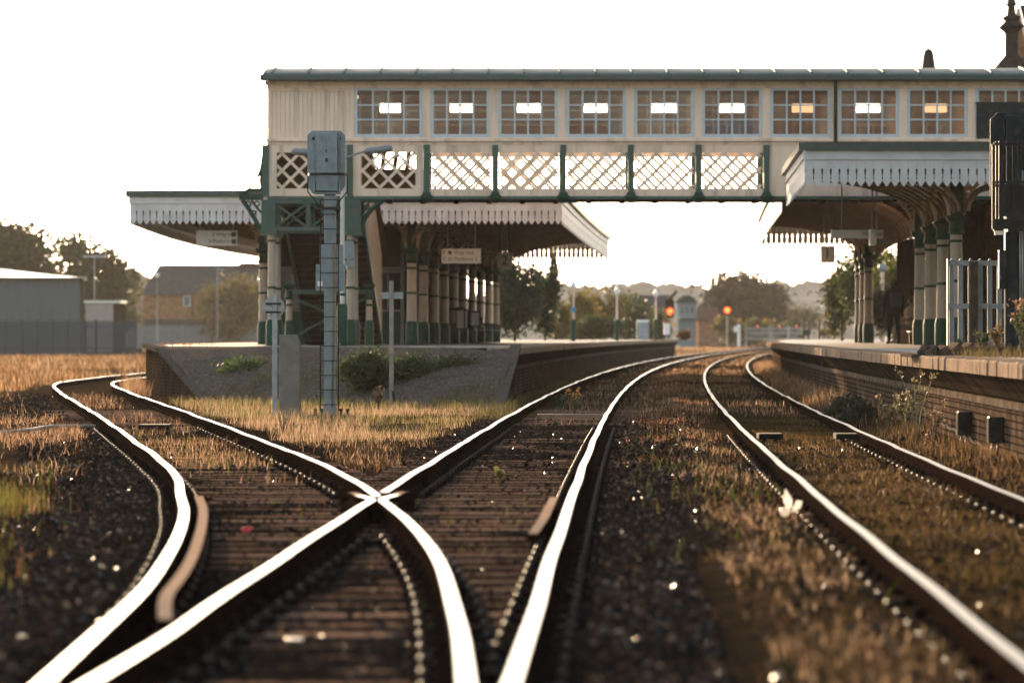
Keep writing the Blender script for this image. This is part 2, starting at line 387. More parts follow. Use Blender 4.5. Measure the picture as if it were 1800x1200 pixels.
xs = np.concatenate([-np.geomspace(1400,16,40), np.arange(-15.5,-5,.3), np.arange(-5,6,.11), np.arange(6,15,.35), np.geomspace(15.3,1400,40)])
XX, YY = np.meshgrid(xs, ys); ZZ = Gz(XX, YY)
nx, ny = len(xs), len(ys)
me = bpy.data.meshes.new('ground'); V = np.stack([XX,YY,ZZ],-1).reshape(-1,3)
idx = np.arange(nx*ny).reshape(ny,nx); Q = np.stack([idx[:-1,:-1],idx[:-1,1:],idx[1:,1:],idx[1:,:-1]],-1).reshape(-1,4)
me.from_pydata(V.tolist(), [], Q.tolist())
ysc = np.clip(YY,5,420)
dL, dM, dR = np.abs(XX-Lx(ysc)), np.abs(XX-Mx(ysc)), np.abs(XX-Rx(ysc))
nn = fbm(XX,YY,1.1,21)*.35
ball = np.maximum(1-sstep(1.5,2.3,dL+nn), (1-sstep(1.5,2.2,dM+nn)))*(1-.75*sstep(48,75,YY+8*nn))
ball = np.maximum(ball, (1-sstep(.9,2.0,np.abs(XX-(Mx(ysc)+1.6))+nn*2))*(1-sstep(30,44,YY+10*nn))*.55)
moss = (1-sstep(1.2,1.8,dR+nn*.8))*sstep(10,15,YY)
a = me.attributes.new('ballast','FLOAT','POINT'); a.data.foreach_set('value', ball.ravel().astype(np.float32))
a = me.attributes.new('moss','FLOAT','POINT'); a.data.foreach_set('value', moss.ravel().astype(np.float32))
me.polygons.foreach_set('use_smooth', [True]*len(me.polygons))
gm = bpy.data.materials.new('track_bed_soil'); N, L = nodes(gm); b = N['Principled BSDF']; b.inputs['Roughness'].default_value = .95; b.inputs['Specular IOR Level'].default_value = 0
tc = N.new('ShaderNodeTexCoord')
def nz_(s, d=6):
    n = N.new('ShaderNodeTexNoise'); n.inputs['Scale'].default_value = s; n.inputs['Detail'].default_value = d; L.new(tc.outputs['Object'], n.inputs['Vector']); return n
def mix_(fac, a, c):
    m = N.new('ShaderNodeMix'); m.data_type = 'RGBA'
    if hasattr(fac, 'links'): L.new(fac, m.inputs[0])
    else: m.inputs[0].default_value = fac
    for s, v in ((6,a),(7,c)):
        if hasattr(v, 'links'): L.new(v, m.inputs[s])
        else: m.inputs[s].default_value = (*v,1)
    return m.outputs[2]
def ramp_(src, lo, hi):
    r = N.new('ShaderNodeMapRange'); r.inputs[1].default_value = lo; r.inputs[2].default_value = hi; L.new(src, r.inputs[0]); return r.outputs[0]
n1, n2, n3, n4 = nz_(.9), nz_(7), nz_(30), nz_(2.5)
soil = mix_(ramp_(n1.outputs['Fac'],.4,.6), (.045,.027,.016), (.028,.022,.012)); soil = mix_(ramp_(n2.outputs['Fac'],.42,.62), soil, (.065,.042,.026))
st = mix_(ramp_(n3.outputs['Fac'],.35,.65), (.007,.0062,.006), (.018,.0135,.0105))
ms = mix_(ramp_(n2.outputs['Fac'],.4,.6), (.036,.022,.011), (.02,.018,.008)); ms = mix_(ramp_(n4.outputs['Fac'],.5,.65), ms, (.065,.037,.02))
ab = N.new('ShaderNodeAttribute'); ab.attribute_name = 'ballast'; am = N.new('ShaderNodeAttribute'); am.attribute_name = 'moss'
c = mix_(ab.outputs['Fac'], soil, st); c = mix_(am.outputs['Fac'], c, ms); L.new(c, b.inputs['Base Color'])
bp = N.new('ShaderNodeBump'); bp.inputs['Strength'].default_value = .9; bp.inputs['Distance'].default_value = .03
L.new(n3.outputs['Fac'], bp.inputs['Height']); L.new(bp.outputs[0], b.inputs['Normal'])
me.materials.append(gm)
ground = bpy.data.objects.new('ground', me); COL.objects.link(ground); structure(ground)
tag(ground, 'brown stony track bed and rough grassland', 'ground')

# ------------------------------------------------------------------ rails
PROF = [(-.036,-.011),(-.031,-.002),(.031,-.002),(.036,-.011),(.036,-.045),(.011,-.058),(.011,-.115),(.038,-.13),(.038,-.148),(-.038,-.148),(-.038,-.13),(-.011,-.115),(-.011,-.058),(-.036,-.045)]
_r = random.Random(5)
def railsamples(y0, y1):
    y = y0; o = []
    while y < y1: o.append(y); y += .25 if y < 40 else (.6 if y < 110 else 2.5)
    o.append(y1); return o
def rail(pathfn, y0, y1, label, top=railtop, zfn=None, cat='rail', name='rail', group=None, seed=1, dz=0, prof=PROF, wob=1.0):
    rr = random.Random(seed); ph = [rr.random()*6.28 for _ in range(4)]; secs = []
    for y in railsamples(y0, y1):
        x = pathfn(y); s = (pathfn(y+.06)-pathfn(y-.06))/.12; l = math.hypot(s,1); ux, uy = 1/l, -s/l
        jd = abs(((y+ph[3]*3) % 18.3) - 9.15)                     # rail joints every 18.3 m sag a little
        z = dz + wob*(.004*math.sin(y*.55+ph[0]) + .003*math.sin(y*1.3+ph[1]) - .010*math.exp(-(jd/.7)**2)*(1 if y > 34 else .3))
        x += wob*.004*math.sin(y*.8+ph[2])
        if zfn: z += float(zfn(y))
        secs.append([(x+ux*u, y+uy*u, z+w) for u, w in prof])
    mb = MB(); mb.sweep(secs, closed_prof=True, m=1, mfn=lambda j: 0 if j == 1 else 1, sm=False)
    o = mb.build(name, [top, railrust]); o.data.update()
    return tag(o, label, cat, group)
def off(fx, d):
    def g(y):
        a, _ = nrm(lambda t: float(fx(t)), y); return float(fx(y)) + d/a
    return g
L1, L2, M1, M2, R1, R2 = off(Lx,-GH), off(Lx,GH), off(Mx,-GH), off(Mx,GH), off(Rx,-GH), off(Rx,GH)
XN = 29.25
def blendpath(a, b, y0, y1):
    def g(y):
        t = min(1, max(0, (y-y0)/(y1-y0))); return a(y)*(1-t) + b(y)*t
    return g
fl = lambda y: .055*max(0,(y-29.6)/.8)**2
def wdrop(y): return -.03*max(0,(y-29.9)/.6)**2 if y > 29.9 else 0
wingL = blendpath(M1, lambda y: L2(y)-.118-fl(y), 28.5, 29.35)
wingR = blendpath(L2, lambda y: M1(y)+.118+fl(y), 28.5, 29.35)
rail(L1, 6, 190, 'bright outer rail curving away to the far left edge of the tracks', zfn=dip, seed=2)
wA = rail(wingL, 6, 29.45, 'bright rail from the bottom left corner up to the crossing point', seed=3)
wB = rail(wingR, 6, 29.45, 'bright rail from the bottom centre bending left up to the crossing point', seed=4)
for w_, pf in ((wA, wingL), (wB, wingR)):
    tp = rail(pf, 29.455, 30.5, None, top=chkm, name='wing_tip', seed=3 if w_ is wA else 4, zfn=wdrop, cat=None); attach(tp, w_)
rail(L2, 29.15, 190, 'bright inner rail running from the crossing point away to the left bend', zfn=dip, seed=6)
rail(M1, 29.95, 420, 'rail running from the crossing point away along the island platform wall', zfn=lambda y: -.003, seed=7)
rail(M2, 6, 420, 'bright rail right of the crossing, from the bottom centre into the distance', seed=8)
rail(R1, 6, 420, 'dull rail from the bottom right corner, left one of the mossy track', top=railtop2, seed=9)
rail(R2, 6, 420, 'dull rail of the mossy track closest to the brick platform wall', top=railtop2, seed=10)
def chk(base, d, y0, y1):
    def g(y):
        e = max(0, (y0+1.2-y)/1.2)**2 + max(0,(y-y1+1.2)/1.2)**2; return base(y) + d + math.copysign(.05*e, d)
    return g
PC = [(u*1.0, w) for u, w in PROF]
rail(chk(L1,.128,17.2,30.2), 17.2, 30.2, 'short rusty check rail beside the left outer rail', top=chkm, zfn=lambda y: -.05*max(0,(18.4-y)/1.2)**2-.05*max(0,(y-29)/1.2)**2, name='check_rail', cat='check rail', seed=12, dz=-.004, wob=.5)
rail(chk(M2,-.135,24.9,30.1), 24.9, 30.1, 'short rusty check rail beside the rail right of the crossing', top=chkm, zfn=lambda y: -.06*max(0,(26.1-y)/1.2)**2-.05*max(0,(y-28.9)/1.2)**2, name='check_rail', cat='check rail', seed=13, dz=-.004, wob=.5)
# block under the crossing
mb = MB(); mb.box(-1.22,-.82,28.3,30.6,-.165,-.052); 
tag(mb.build('crossing_block', railrust, bevel=.01), 'dark iron base block under the crossing point of the rails', 'crossing block')

# ------------------------------------------------------------------ sleepers with chairs
def chair_mesh():
    mb = MB()
    mb.box(-.19,.19,-.10,.10,-.165,-.142)
    for s in (-1,1):
        mb.prism([(s*.04,-.142),(s*.085,-.142),(s*.07,-.10),(s*.04,-.085)], lambda u,v,w:(u,w,v), -.06,.06)
        for yy in (-.055,.055): mb.lathe([(.018,-.142),(.02,-.126),(.018,-.116),(.010,-.109),(.002,-.107)], (s*.145,yy,0), 8, m=1)
    o = mb.build('rail_chair', [chairm, boltm]); m = o.data; bpy.data.objects.remove(o); return m
CH = chair_mesh()
SLEEPN = 0
def sleeper(xa, xb, y, ang, rails, label, group, seed):
    rr = random.Random(seed); L_ = xb - xa; cx = (xa+xb)/2; w = .125+rr.uniform(-.012,.012); n = 7; mb = MB(); secs = []
    for i in range(n):
        u = -L_/2 + L_*i/(n-1); t = -.166 + rr.uniform(-.006,.003); e = rr.uniform(-.008,.008)
        secs.append([(u,-w+e,-.31),(u,w+e,-.31),(u,w+e,t-.012),(u,w-.014+e,t),(u,-w+.014+e,t),(u,-w+e,t-.012)])
    mb.sweep(secs, closed_prof=True)
    o = mb.build('sleeper', sleepm, fix=True)
    o.location = (cx, y, -.31); o.rotation_euler.z = ang
    tag(o, label, 'sleeper', group)
    for rx, ra in rails:
        c = bpy.data.objects.new('rail_chair', CH); COL.objects.link(c); c.parent = o
        c.location = ((rx-cx)/math.cos(ang), 0, .145); c.rotation_euler.z = ra - ang
    return o
def heading(fx, y): return -math.atan((float(fx(y+.1))-float(fx(y-.1)))/.2)
y = 12.2; k = 0
while y < 36.6:
    rl = [(L1(y),heading(Lx,y)),(M2(y),heading(Mx,y))]
    if abs(L2(y)-M1(y)) > .36: rl += [(L2(y),heading(Lx,y)),(M1(y),heading(Mx,y))]
    sleeper(float(Lx(y))-1.35+random.uniform(-.06,.06), float(Mx(y))+1.35+random.uniform(-.06,.06), y, random.uniform(-.008,.008), rl,
        'long weathered timber under the rails around the crossing point', 'long timbers under the crossing', 100+k); y += .64+random.uniform(-.03,.03); k += 1
y0 = y
while y < 72:
    a = heading(Lx,y); sleeper(float(Lx(y))-1.3, float(Lx(y))+1.3, y, a, [(L1(y),a),(L2(y),a)] if y < 56 else [], 'weathered timber sleeper under the track that bends to the left', 'sleepers under the left track', 300+k); y += .68; k += 1
y = y0+.2
while y < 72:
    a = heading(Mx,y); sleeper(float(Mx(y))-1.3, float(Mx(y))+1.3, y, a, [(M1(y),a),(M2(y),a)] if y < 56 else [], 'weathered timber sleeper under the middle track past the crossing', 'sleepers under the middle track', 500+k); y += .68; k += 1
y = 13
while y < 58:
    a = heading(Rx,y); o = sleeper(float(Rx(y))-1.3, float(Rx(y))+1.3, y, a, [(R1(y),a),(R2(y),a)] if y < 52 else [], 'half buried sleeper under the mossy right track', 'sleepers under the right track', 700+k); y += .7; k += 1

# ------------------------------------------------------------------ ballast stones (uncountable)
def stone_field():
    rng = np.random.default_rng(3); base = np.array([(1,0,0),(-1,0,0),(0,1,0),(0,-1,0),(0,0,1),(0,0,-1)],float)
    fc = np.array([(0,2,4),(2,1,4),(1,3,4),(3,0,4),(2,0,5),(1,2,5),(3,1,5),(0,3,5)])
    pts = []
    def region(y0,y1,fx0,fx1,dens,smin,smax):
        n = int(dens*(y1-y0)*3.2); yy = y0+(y1-y0)*rng.random(n); a = fx0(yy); bb = fx1(yy); xx = a+(bb-a)*rng.random(n)
        s = smin+(smax-smin)*rng.random(n)**2
        pts.append(np.column_stack([xx,yy,s]))
    region(12,24, lambda y: Lx(y)-2.2, lambda y: Mx(y)+1.5, 650, .010,.028)
    region(24,40, lambda y: Lx(y)-2.5, lambda y: Mx(y)+1.7, 650, .010,.028)
    region(40,56, lambda y: Lx(y)-2.0, lambda y: Lx(y)+1.2, 100, .02,.04)
    region(40,64, lambda y: Mx(y)-1.6, lambda y: Mx(y)+2.0, 150, .02,.042)
    region(12,50, lambda y: Rx(y)-1.6, lambda y: Rx(y)+1.5, 60, .014,.032)
    region(50,95, lambda y: Lx(y)-3.0, lambda y: Lx(y)+1.2, 60, .02,.045)
    p = np.concatenate(pts); n = len(p)
    z = Gz(p[:,0],p[:,1])-p[:,2]*.30; big = rng.random(n)<.10; z[big] += .4*p[big,2]; sd = (p[:,0] < Lx(p[:,1])-.95)|(p[:,0] > Mx(p[:,1])+.95); z[sd] += .55*p[sd,2]; onb = rng.random(n)<.02; z[onb] = np.maximum(z[onb], -.163+p[onb,2]*.3)
    sc = p[:,2][:,None]*(np.array([1,.85,.62])+rng.normal(size=(n,3))*.16)
    th = rng.random(n)*6.28; c, s = np.cos(th), np.sin(th)
    V = base[None]*sc[:,None,:]; V = V + rng.normal(size=V.shape)*.12*p[:,2][:,None,None]
    tilt = rng.normal(size=(n,2))*.35
    V[:,:,2] += V[:,:,0]*tilt[:,0:1] + V[:,:,1]*tilt[:,1:2]
    X = V[:,:,0]*c[:,None]-V[:,:,1]*s[:,None]; Y = V[:,:,0]*s[:,None]+V[:,:,1]*c[:,None]
    V = np.stack([X+p[:,0:1], Y+p[:,1:2], V[:,:,2]+z[:,None]],-1).reshape(-1,3)
    Fq = (fc[None]+6*np.arange(n)[:,None,None]).reshape(-1)
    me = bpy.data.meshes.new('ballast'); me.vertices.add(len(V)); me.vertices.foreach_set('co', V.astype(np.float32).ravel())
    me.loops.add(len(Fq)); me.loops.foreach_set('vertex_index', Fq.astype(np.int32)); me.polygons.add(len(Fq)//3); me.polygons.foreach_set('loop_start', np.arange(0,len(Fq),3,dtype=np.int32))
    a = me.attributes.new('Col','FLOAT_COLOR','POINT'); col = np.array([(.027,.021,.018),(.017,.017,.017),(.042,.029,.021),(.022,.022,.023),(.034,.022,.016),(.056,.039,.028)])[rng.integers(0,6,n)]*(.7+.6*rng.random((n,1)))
    side = (p[:,0] < Lx(p[:,1])-.95)|(p[:,0] > Mx(p[:,1])+.95); glint = rng.random(n) < np.where(side,.10,.03); col[glint] *= 4; C4 = np.ones((len(V),4),np.float32); C4[:,:3] = np.repeat(col,6,axis=0); a.data.foreach_set('color', C4.ravel())  # some stones coloured lighter to stand for sun glints
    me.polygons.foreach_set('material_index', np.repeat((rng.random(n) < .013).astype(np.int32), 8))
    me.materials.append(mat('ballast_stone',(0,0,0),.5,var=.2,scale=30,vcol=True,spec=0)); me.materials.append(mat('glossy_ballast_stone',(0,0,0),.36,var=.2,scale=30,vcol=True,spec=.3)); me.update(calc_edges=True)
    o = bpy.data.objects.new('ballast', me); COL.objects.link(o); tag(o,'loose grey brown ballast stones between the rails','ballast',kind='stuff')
stone_field()
# ------------------------------------------------------------------ platforms
PZ = .92
corb = brick('oversailing_brick', (.05,.038,.03), (.08,.058,.045), (.025,.02,.017), bw=.115, bh=.4)  # darker brick colour carries the shade below the overhang
strc = brick('string_course', (.15,.115,.088), (.19,.145,.11), (.07,.052,.04), bw=.115, bh=.3)  # paler brick colour carries the sunlight on this course
def stations(a, b):
    y = a; o = []
    while y < b - .01: o.append(y); y += .45 if y < 70 else (1.2 if y < 130 else 5)
    o.append(b); return o
def platform_side(parent, edge, sgn, y0, y1, rough=True):
    # wall with string course, oversailing courses and coping stones; sgn = +1: platform lies to the right of its edge
    st = stations(y0, y1)
    def sw(prof, m, name, mf=None):
        mb = MB(); mb.sweep([[(edge(y)+sgn*u, y, z) for u, z in prof] for y in st], mfn=mf); return mb.build(name, m, parent)
    sw([(.30,-.6),(.30,.42)], wallbrick, 'brick_wall')
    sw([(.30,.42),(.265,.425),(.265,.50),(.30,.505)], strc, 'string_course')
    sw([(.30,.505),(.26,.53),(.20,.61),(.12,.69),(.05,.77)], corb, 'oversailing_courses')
    mb = MB(); rr = random.Random(4); y = y0
    while y < y1 - .2:
        l = min(.46 + rr.uniform(-.05,.05) if y < 75 else (1.0 if y < 130 else 4.0), y1-y); j = rr.uniform(-.012,.012); t = rr.uniform(-.006,.006); g = .006 if y < 75 else .003
        e0, e1 = edge(y+g), edge(y+l-g); vs = []
        for e, yy in ((e0,y+g),(e1,y+l-g)):
            for u, z in ((j,.772),(j,PZ-.02+t),(j+.018,PZ+t),(.56,PZ+.004),(.56,.772)): vs.append((e+sgn*u,yy,z))
        mb.add(vs, [(0,1,2,3,4),(9,8,7,6,5)]+[(i,5+i,5+(i+1)%5,(i+1)%5) for i in range(5)]); y += l
    mb.build('coping', coping, parent)
    return st
rp = thing('platform', 'brick platform with stone coping along the right side of the mossy track', 'platform', (6,60,-.2))
st = platform_side(rp, edgeR, 1, 18, 260)
mb = MB(); mb.sweep([[(edgeR(y)+.56,y,PZ-.004),(edgeR(y)+2.5,y,PZ+.01),(edgeR(y)+9,y,PZ+.02),(edgeR(y)+45,y,PZ+.02)] for y in st]); mb.build('paved_surface', asphalt, rp)

ip = thing('platform', 'island platform with a weedy end ramp between the left and middle tracks', 'platform', (-4,100,-.2))
yA, yB = 82.0, 96.0      # where the ramp meets the level top, right and left
platform_side(ip, edgeMI, -1, yA, 252)
platform_side(ip, edgeLI, 1, yB, 252)
mb = MB(); sts = np.linspace(0,1,60); secs = []
for t in sts:
    ya, yb = yA+(252-yA)*t, yB+(252-yB)*t; a = Vector((edgeMI(ya)-.56, ya, PZ-.004)); b = Vector((edgeLI(yb)+.56, yb, PZ-.004)); secs.append([a, a.lerp(b,.3), a.lerp(b,.7), b])
mb.sweep(secs); mb.build('paved_surface', asphalt, ip)
# end ramp with its own bumps
fR, fL = Vector((edgeMI(74.5)-.02,74.5,-.16)), Vector((-6.35,82.5,-.2))
tR, tL = Vector((edgeMI(yA),yA,PZ)), Vector((edgeLI(88.4)+.1,88.4,.86)); cL = Vector((edgeLI(yB),yB,PZ))
mb = MB(); nU, nV = 46, 22; rows = []
for j in range(nV+1):
    row = []
    for i in range(nU+1):
        u, v = i/nU, j/nV; bot = fL.lerp(fR,u); top = tL.lerp(tR,u)
        p = bot.lerp(top, v); p.z += .10*math.sin(v*math.pi)*1.0 + .035*float(fbm(np.array([p.x*1.3]),np.array([p.y*1.3]),1.5,6)[0])*math.sin(v*math.pi)*(1 if 0<i<nU else .3)
        row.append(p)
    rows.append(row)
mb.sweep(rows, sm=True)
k = 40; secs = []
for i in range(k+1): u=i/k; secs.append([tL.lerp(tR,u), cL.lerp(tR,u)+Vector((0,.3,0))])
mb.sweep(secs); mb.build('end_ramp', rampm, ip)
mb = MB(); mb.add([fR,tR,(tR.x,tR.y,-.6),(fR.x,fR.y,-.6)],[(0,1,2,3)]); mb.add([fL,tL,(tL.x,tL.y,-.6),(fL.x,fL.y,-.6)],[(0,1,2,3)]); mb.add([tL,cL,(cL.x,cL.y,-.6),(tL.x,tL.y,-.6)],[(0,1,2,3)])
mb.build('ramp_side_wall', darkbrick, ip)
mb = MB(); mb.beam(fR+Vector((.03,-.1,.02)), tR+Vector((.03,0,.02)), .22,.10); mb.beam(fL+Vector((0,-.1,.02)), tL+Vector((0,0,.02)), .16,.09); mb.beam(tL+Vector((0,0,.0)), cL+Vector((0,0,.02)), .2,.09)
mb.build('ramp_kerb', dkconc, ip)

# ------------------------------------------------------------------ valances and canopies
PITCH = .182
def board_poly(h=PITCH/2, H=.58):
    r = [(h-.001,0),(h-.001,-.20),(h-.017,-.215),(h-.022,-.245),(h-.019,-.28),(h-.005,-.385),(h-.016,-.40),(h-.016,-.415),(h-.005,-.43),(h-.002,-.465),(.018,-H),(0,-H)]
    return r + [(-u,v) for u,v in r[::-1][1:]]
BP = board_poly()
def arc(path):
    d = [0]
    for a,b in zip(path,path[1:]): d.append(d[-1]+(Vector(b)-Vector(a)).length)
    return d
def at_arc(path, d, s):
    i = 0
    while i < len(d)-2 and d[i+1] < s: i += 1
    a, b = Vector(path[i]), Vector(path[i+1]); t = (s-d[i])/max(1e-6,d[i+1]-d[i]); return a.lerp(b,t), (b-a).normalized()
def valance(parent, path, zg, inward, name='valance', gut=True):
    """path of (x,y); zg = top of the gutter; inward = +1/-1 side the roof lies on"""
    d = arc(path); n = max(1,int(d[-1]/PITCH)); mb = MB()
    for i in range(n):
        c, t = at_arc(path, d, (i+.5)*d[-1]/n); nv = Vector((-t.y,t.x)); sc = d[-1]/n/PITCH
        mb.prism(BP, lambda u,v,w,c=c,t=t,nv=nv: (c.x+t.x*u*sc+nv.x*w, c.y+t.y*u*sc+nv.y*w, zg-.35+v), -.012, .012)
    mb.build(name, valw, parent)
    def strip(z0, z1, o0, o1, m, nm):
        mb = MB(); secs = []
        for i,p in enumerate(path):
            a = Vector(path[max(0,i-1)]); b = Vector(path[min(len(path)-1,i+1)]); t = (b-a).normalized(); nv = Vector((-t.y,t.x))*inward; p = Vector(p)
            secs.append([(p.x+nv.x*o0,p.y+nv.y*o0,z0),(p.x+nv.x*o0,p.y+nv.y*o0,z1),(p.x+nv.x*o1,p.y+nv.y*o1,z1),(p.x+nv.x*o1,p.y+nv.y*o1,z0)])
        mb.sweep(secs, closed_prof=True); mb.build(nm, m, parent)
    strip(zg-.345, zg-.17, -.035, .05, valw, 'fascia_board')
    strip(zg-.362, zg-.338, -.05, .03, valw, 'moulding')
    if gut: strip(zg-.168, zg, -.13, .06, gutterm, 'gutter')

def make_column(zb, zc, zt, r=.14, rb=.18, brk=True, brsp=.9):
    """column at the origin: zb foot, zc underside of capital, zt roof"""
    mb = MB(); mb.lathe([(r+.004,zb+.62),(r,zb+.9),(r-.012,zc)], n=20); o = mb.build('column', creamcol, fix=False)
    b = MB(); b.lathe([(rb,zb),(rb,zb+.52),(rb-.012,zb+.56),(rb-.012,zb+.60),(r+.012,zb+.64),(r+.012,zb+.66)], n=20); b.build('column_base', green, o)
    for z in (zb+1.46, zc-.16): b = MB(); b.lathe([(r+.004,z-.03),(r+.016,z-.025),(r+.016,z+.025),(r+.004,z+.03)], n=20); b.build('band', green, o)
    b = MB(); b.lathe([(r,zc-.02),(r+.03,zc),(r+.03,zc+.05),(r+.01,zc+.08),(r+.01,zc+.26)], n=20); b.lathe([(r+.02,zc+.26),(r+.08,zc+.34),(r+.08,zc+.40)], sq=True)
    b.build('capital', green, o)
    b = MB(); b.lathe([(r-.01,zc+.40),(r-.01,zt)], sq=True); b.build('upper_post', green, o)
    if brk:
        for s in (-1,1):
            b = MB(); x0 = s*(r+.005); H = .98; x1 = x0+s*brsp
            arcp = [(x0+s*.02+s*(brsp-.03)*(1-math.cos(t)), 0, zc+.40+(H-.06)*math.sin(t)) for t in np.linspace(0,math.pi/2,14)]
            for p,q in zip(arcp,arcp[1:]): b.beam(p,q,.06,.05,0,up=(0,1,0))
            b.beam((x0+s*.01,0,zc+.40),(x0+s*.01,0,zc+.4+H),.05,.035,0,up=(0,1,0)); b.beam((x0,0,zc+.4+H),(x1,0,zc+.4+H),.05,.04)
            for fx,fz,rr in ((.13,.70,.08),(.30,.86,.07),(.06,.50,.045),(.47,.93,.045),(.12,.91,.06),(.6,.97,.03)):
                b.ring((x0+s*fx,0,zc+.40+H*fz-.03), rr, .026)
            for fx in (.25,.42): b.beam((x0+s*fx,0,zc+.4+H),(x0+s*(fx-.08),0,zc+.4+H*.80),.02,.022)
            b.build('bracket', cream, o)
    return o
def rib(parent, x0, x1, y, z0, z1, m, w=.07, h=.13):
    b = MB(); pts = [(x0+(x1-x0)*(1-math.cos(t)), y, z0+(z1-z0)*math.sin(t)) for t in np.linspace(0,math.pi/2,12)]
    for p,q in zip(pts,pts[1:]): b.beam(p,q,w,h,0,up=(0,1,0))
    return b
def canopy_roof(parent, xl, xr, ys, zg, ribs, name='roof'):
    mb = MB(); mb.sweep([[(xl(y),y,zg-.03),(xl(y)+.6,y,zg+.01),(xr(y)-.6,y,zg+.01),(xr(y),y,zg-.03),(xr(y),y,zg-.17),(xl(y),y,zg-.17)] for y in ys], closed_prof=True, mfn=lambda j: 1 if j==4 else 0)
    mb.build(name, [slate, brownwood], parent)
ribm = mat('rib_brown', (.20,.115,.065), .6, var=.25, dirt=(.06,.05,.03), dirt_amt=.4)
# --- island canopy
ZI = 5.18
ic = thing('platform_canopy', 'white canopy with scalloped valance over the island platform', 'canopy', (-4,130,PZ))
irx = lambda y: float(Mx(y))-1.40-.004*(y-110)
ilp = [(110,-10.55),(118,-10.75),(128,-10.9),(137,-10.85),(148,-10.45),(160,-9.75)]
ilx = lambda y: float(np.interp(y,[p[0] for p in ilp],[p[1] for p in ilp]))
iy = list(np.linspace(110,160,21))
canopy_roof(ic, lambda y: ilx(y)+.05, lambda y: irx(y)-.05, iy, ZI, None)
valance(ic, [(ilx(110),110),(irx(110),110)], ZI, 1)
valance(ic, [(irx(y),y) for y in iy], ZI, 1)
valance(ic, [(ilx(y),y) for y in iy], ZI, -1)
valance(ic, [(ilx(160),160),(irx(160),160)], ZI, -1)
ccx = lambda y: float(Mx(y))-5.72
c0 = make_column(PZ, 3.24, ZI-.17); c0.location = (ccx(112.5),112.5,0); attach(c0, ic)
for i in range(1,10):
    y = 112.5+4.6*i; copytree(c0, loc=Vector((ccx(y),y,0))-rootloc(ic), parent=ic)
for y in (112.5,121.7,130.9,140.1): copytree(c0, loc=Vector((ilx(y)+3.6,y,0))-rootloc(ic), parent=ic)
for i in range(30):
    y = 111.2+1.66*i
    if y > 159: break
    b = rib(ic, ccx(y)+.1, irx(y)-.1, y, 3.75, ZI-.28, ribm)
    q = rib(ic, ilx(y)+3.5, ilx(y)+.1, y, 3.75, ZI-.28, ribm); b.add(q.v, q.f)
    pts = np.linspace(0,math.pi,20); 
    xa, xb = ilx(y)+3.7, ccx(y)-.1; pp = [((xa+xb)/2-(xb-xa)/2*math.cos(t), y, 3.75+(ZI-.35-3.75)*math.sin(t)) for t in pts]
    for p,r in zip(pp,pp[1:]): b.beam(p,r,.07,.12,0,up=(0,1,0))
    b.build('rib', ribm, ic)
mb = MB()
for yy in np.arange(111,159,4.6):
    mb.box(ilx(yy)+.1, irx(yy)-.1, yy, yy+.1, ZI-.30, ZI-.171)
mb.build('roof_beam', brownwood, ic)
# --- right canopy, broken where the footbridge passes through
ZR = 5.29
rc = thing('platform_canopy', 'white canopy with scalloped valance over the right platform', 'canopy', (12,100,PZ))
rlx = lambda y: float(Rx(y))+1.34-.0031*(y-85)
ya = list(np.linspace(85,98.6,9)); yb = list(np.linspace(103.2,140,15))
canopy_roof(rc, lambda y: rlx(y)+.05, lambda y: 22.0, ya, ZR, None); canopy_roof(rc, lambda y: rlx(y)+.05, lambda y: 22.0, yb, ZR, None)
valance(rc, [(rlx(85),85),(18,85)], ZR, 1)
valance(rc, [(rlx(y),y) for y in ya], ZR, -1)
valance(rc, [(rlx(y),y) for y in yb], ZR, -1)
valance(rc, [(rlx(140),140),(18,140)], ZR, -1)
rcx = lambda y: float(Rx(y))+4.78
c1 = make_column(PZ, 3.42, ZR-.17, r=.145, rb=.185); c1.location = (rcx(88),88,0); attach(c1, rc)
for y in (92.6,97.2,101.8,135.0,140.0-.4,130.4): copytree(c1, loc=Vector((rcx(y) if y<110 else float(Rx(y))+4.62,y,0))-rootloc(rc), parent=rc)
for i in range(40):
    y = 85.8+1.5*i
    if y > 139.5: break
    if 98.4 < y < 103.4: continue
    b = rib(rc, rcx(y)-.1, rlx(y)+.15, y, 3.85, ZR-.28, ribm); xa, xb = rcx(y)+.1, rcx(y)+6
    pp = [((xa+xb)/2-(xb-xa)/2*math.cos(t), y, 3.85+(ZR-.35-3.85)*math.sin(t)) for t in np.linspace(0,math.pi,20)]
    for p,r in zip(pp,pp[1:]): b.beam(p,r,.07,.12,0,up=(0,1,0))
    b.build('rib', ribm, rc)

# ------------------------------------------------------------------ footbridge
Y0 = 100.0; D = 2.5
def bx(px): return (px-900)/70.0
def bz(py): return CAMZ+(YH-py)/70.0
fb = thing('footbridge', 'covered station footbridge with glazed sides, lattice parapet and green posts', 'footbridge', (0,101,PZ))
XL, XR = bx(470), 16.0
# roof
mb = MB(); rp_ = [(Y0-.42,bz(136)),(Y0-.40,bz(131)),(Y0-.1,bz(126)),(Y0+.35,bz(121.5)),(Y0+.9,bz(119)+.03),(Y0+1.25,bz(118)+.06),(Y0+1.6,bz(119)+.03),(Y0+2.6,bz(131)),(Y0+2.9,bz(136))]
mb.sweep([[(x,y,z) for y,z in rp_] for x in (bx(464),XR)], closed_prof=True)
x = bx(480)
while x < XR:
    for (ya_,za),(yb_,zb) in zip(rp_[1:5],rp_[2:6]): mb.beam((x+.0,ya_,za+.015),(x,yb_,zb+.015),.05,.05)
    x += .9
ro = mb.build('roof', roofm, fb)
mb = MB(); mb.box(bx(459),XR,Y0-.52,Y0-.40,bz(143.5),bz(133)); mb.box(bx(459),XR,Y0-.40,Y0-.14,bz(143.5),bz(139)); mb.build('gutter', gutterm, fb, bevel=.02)
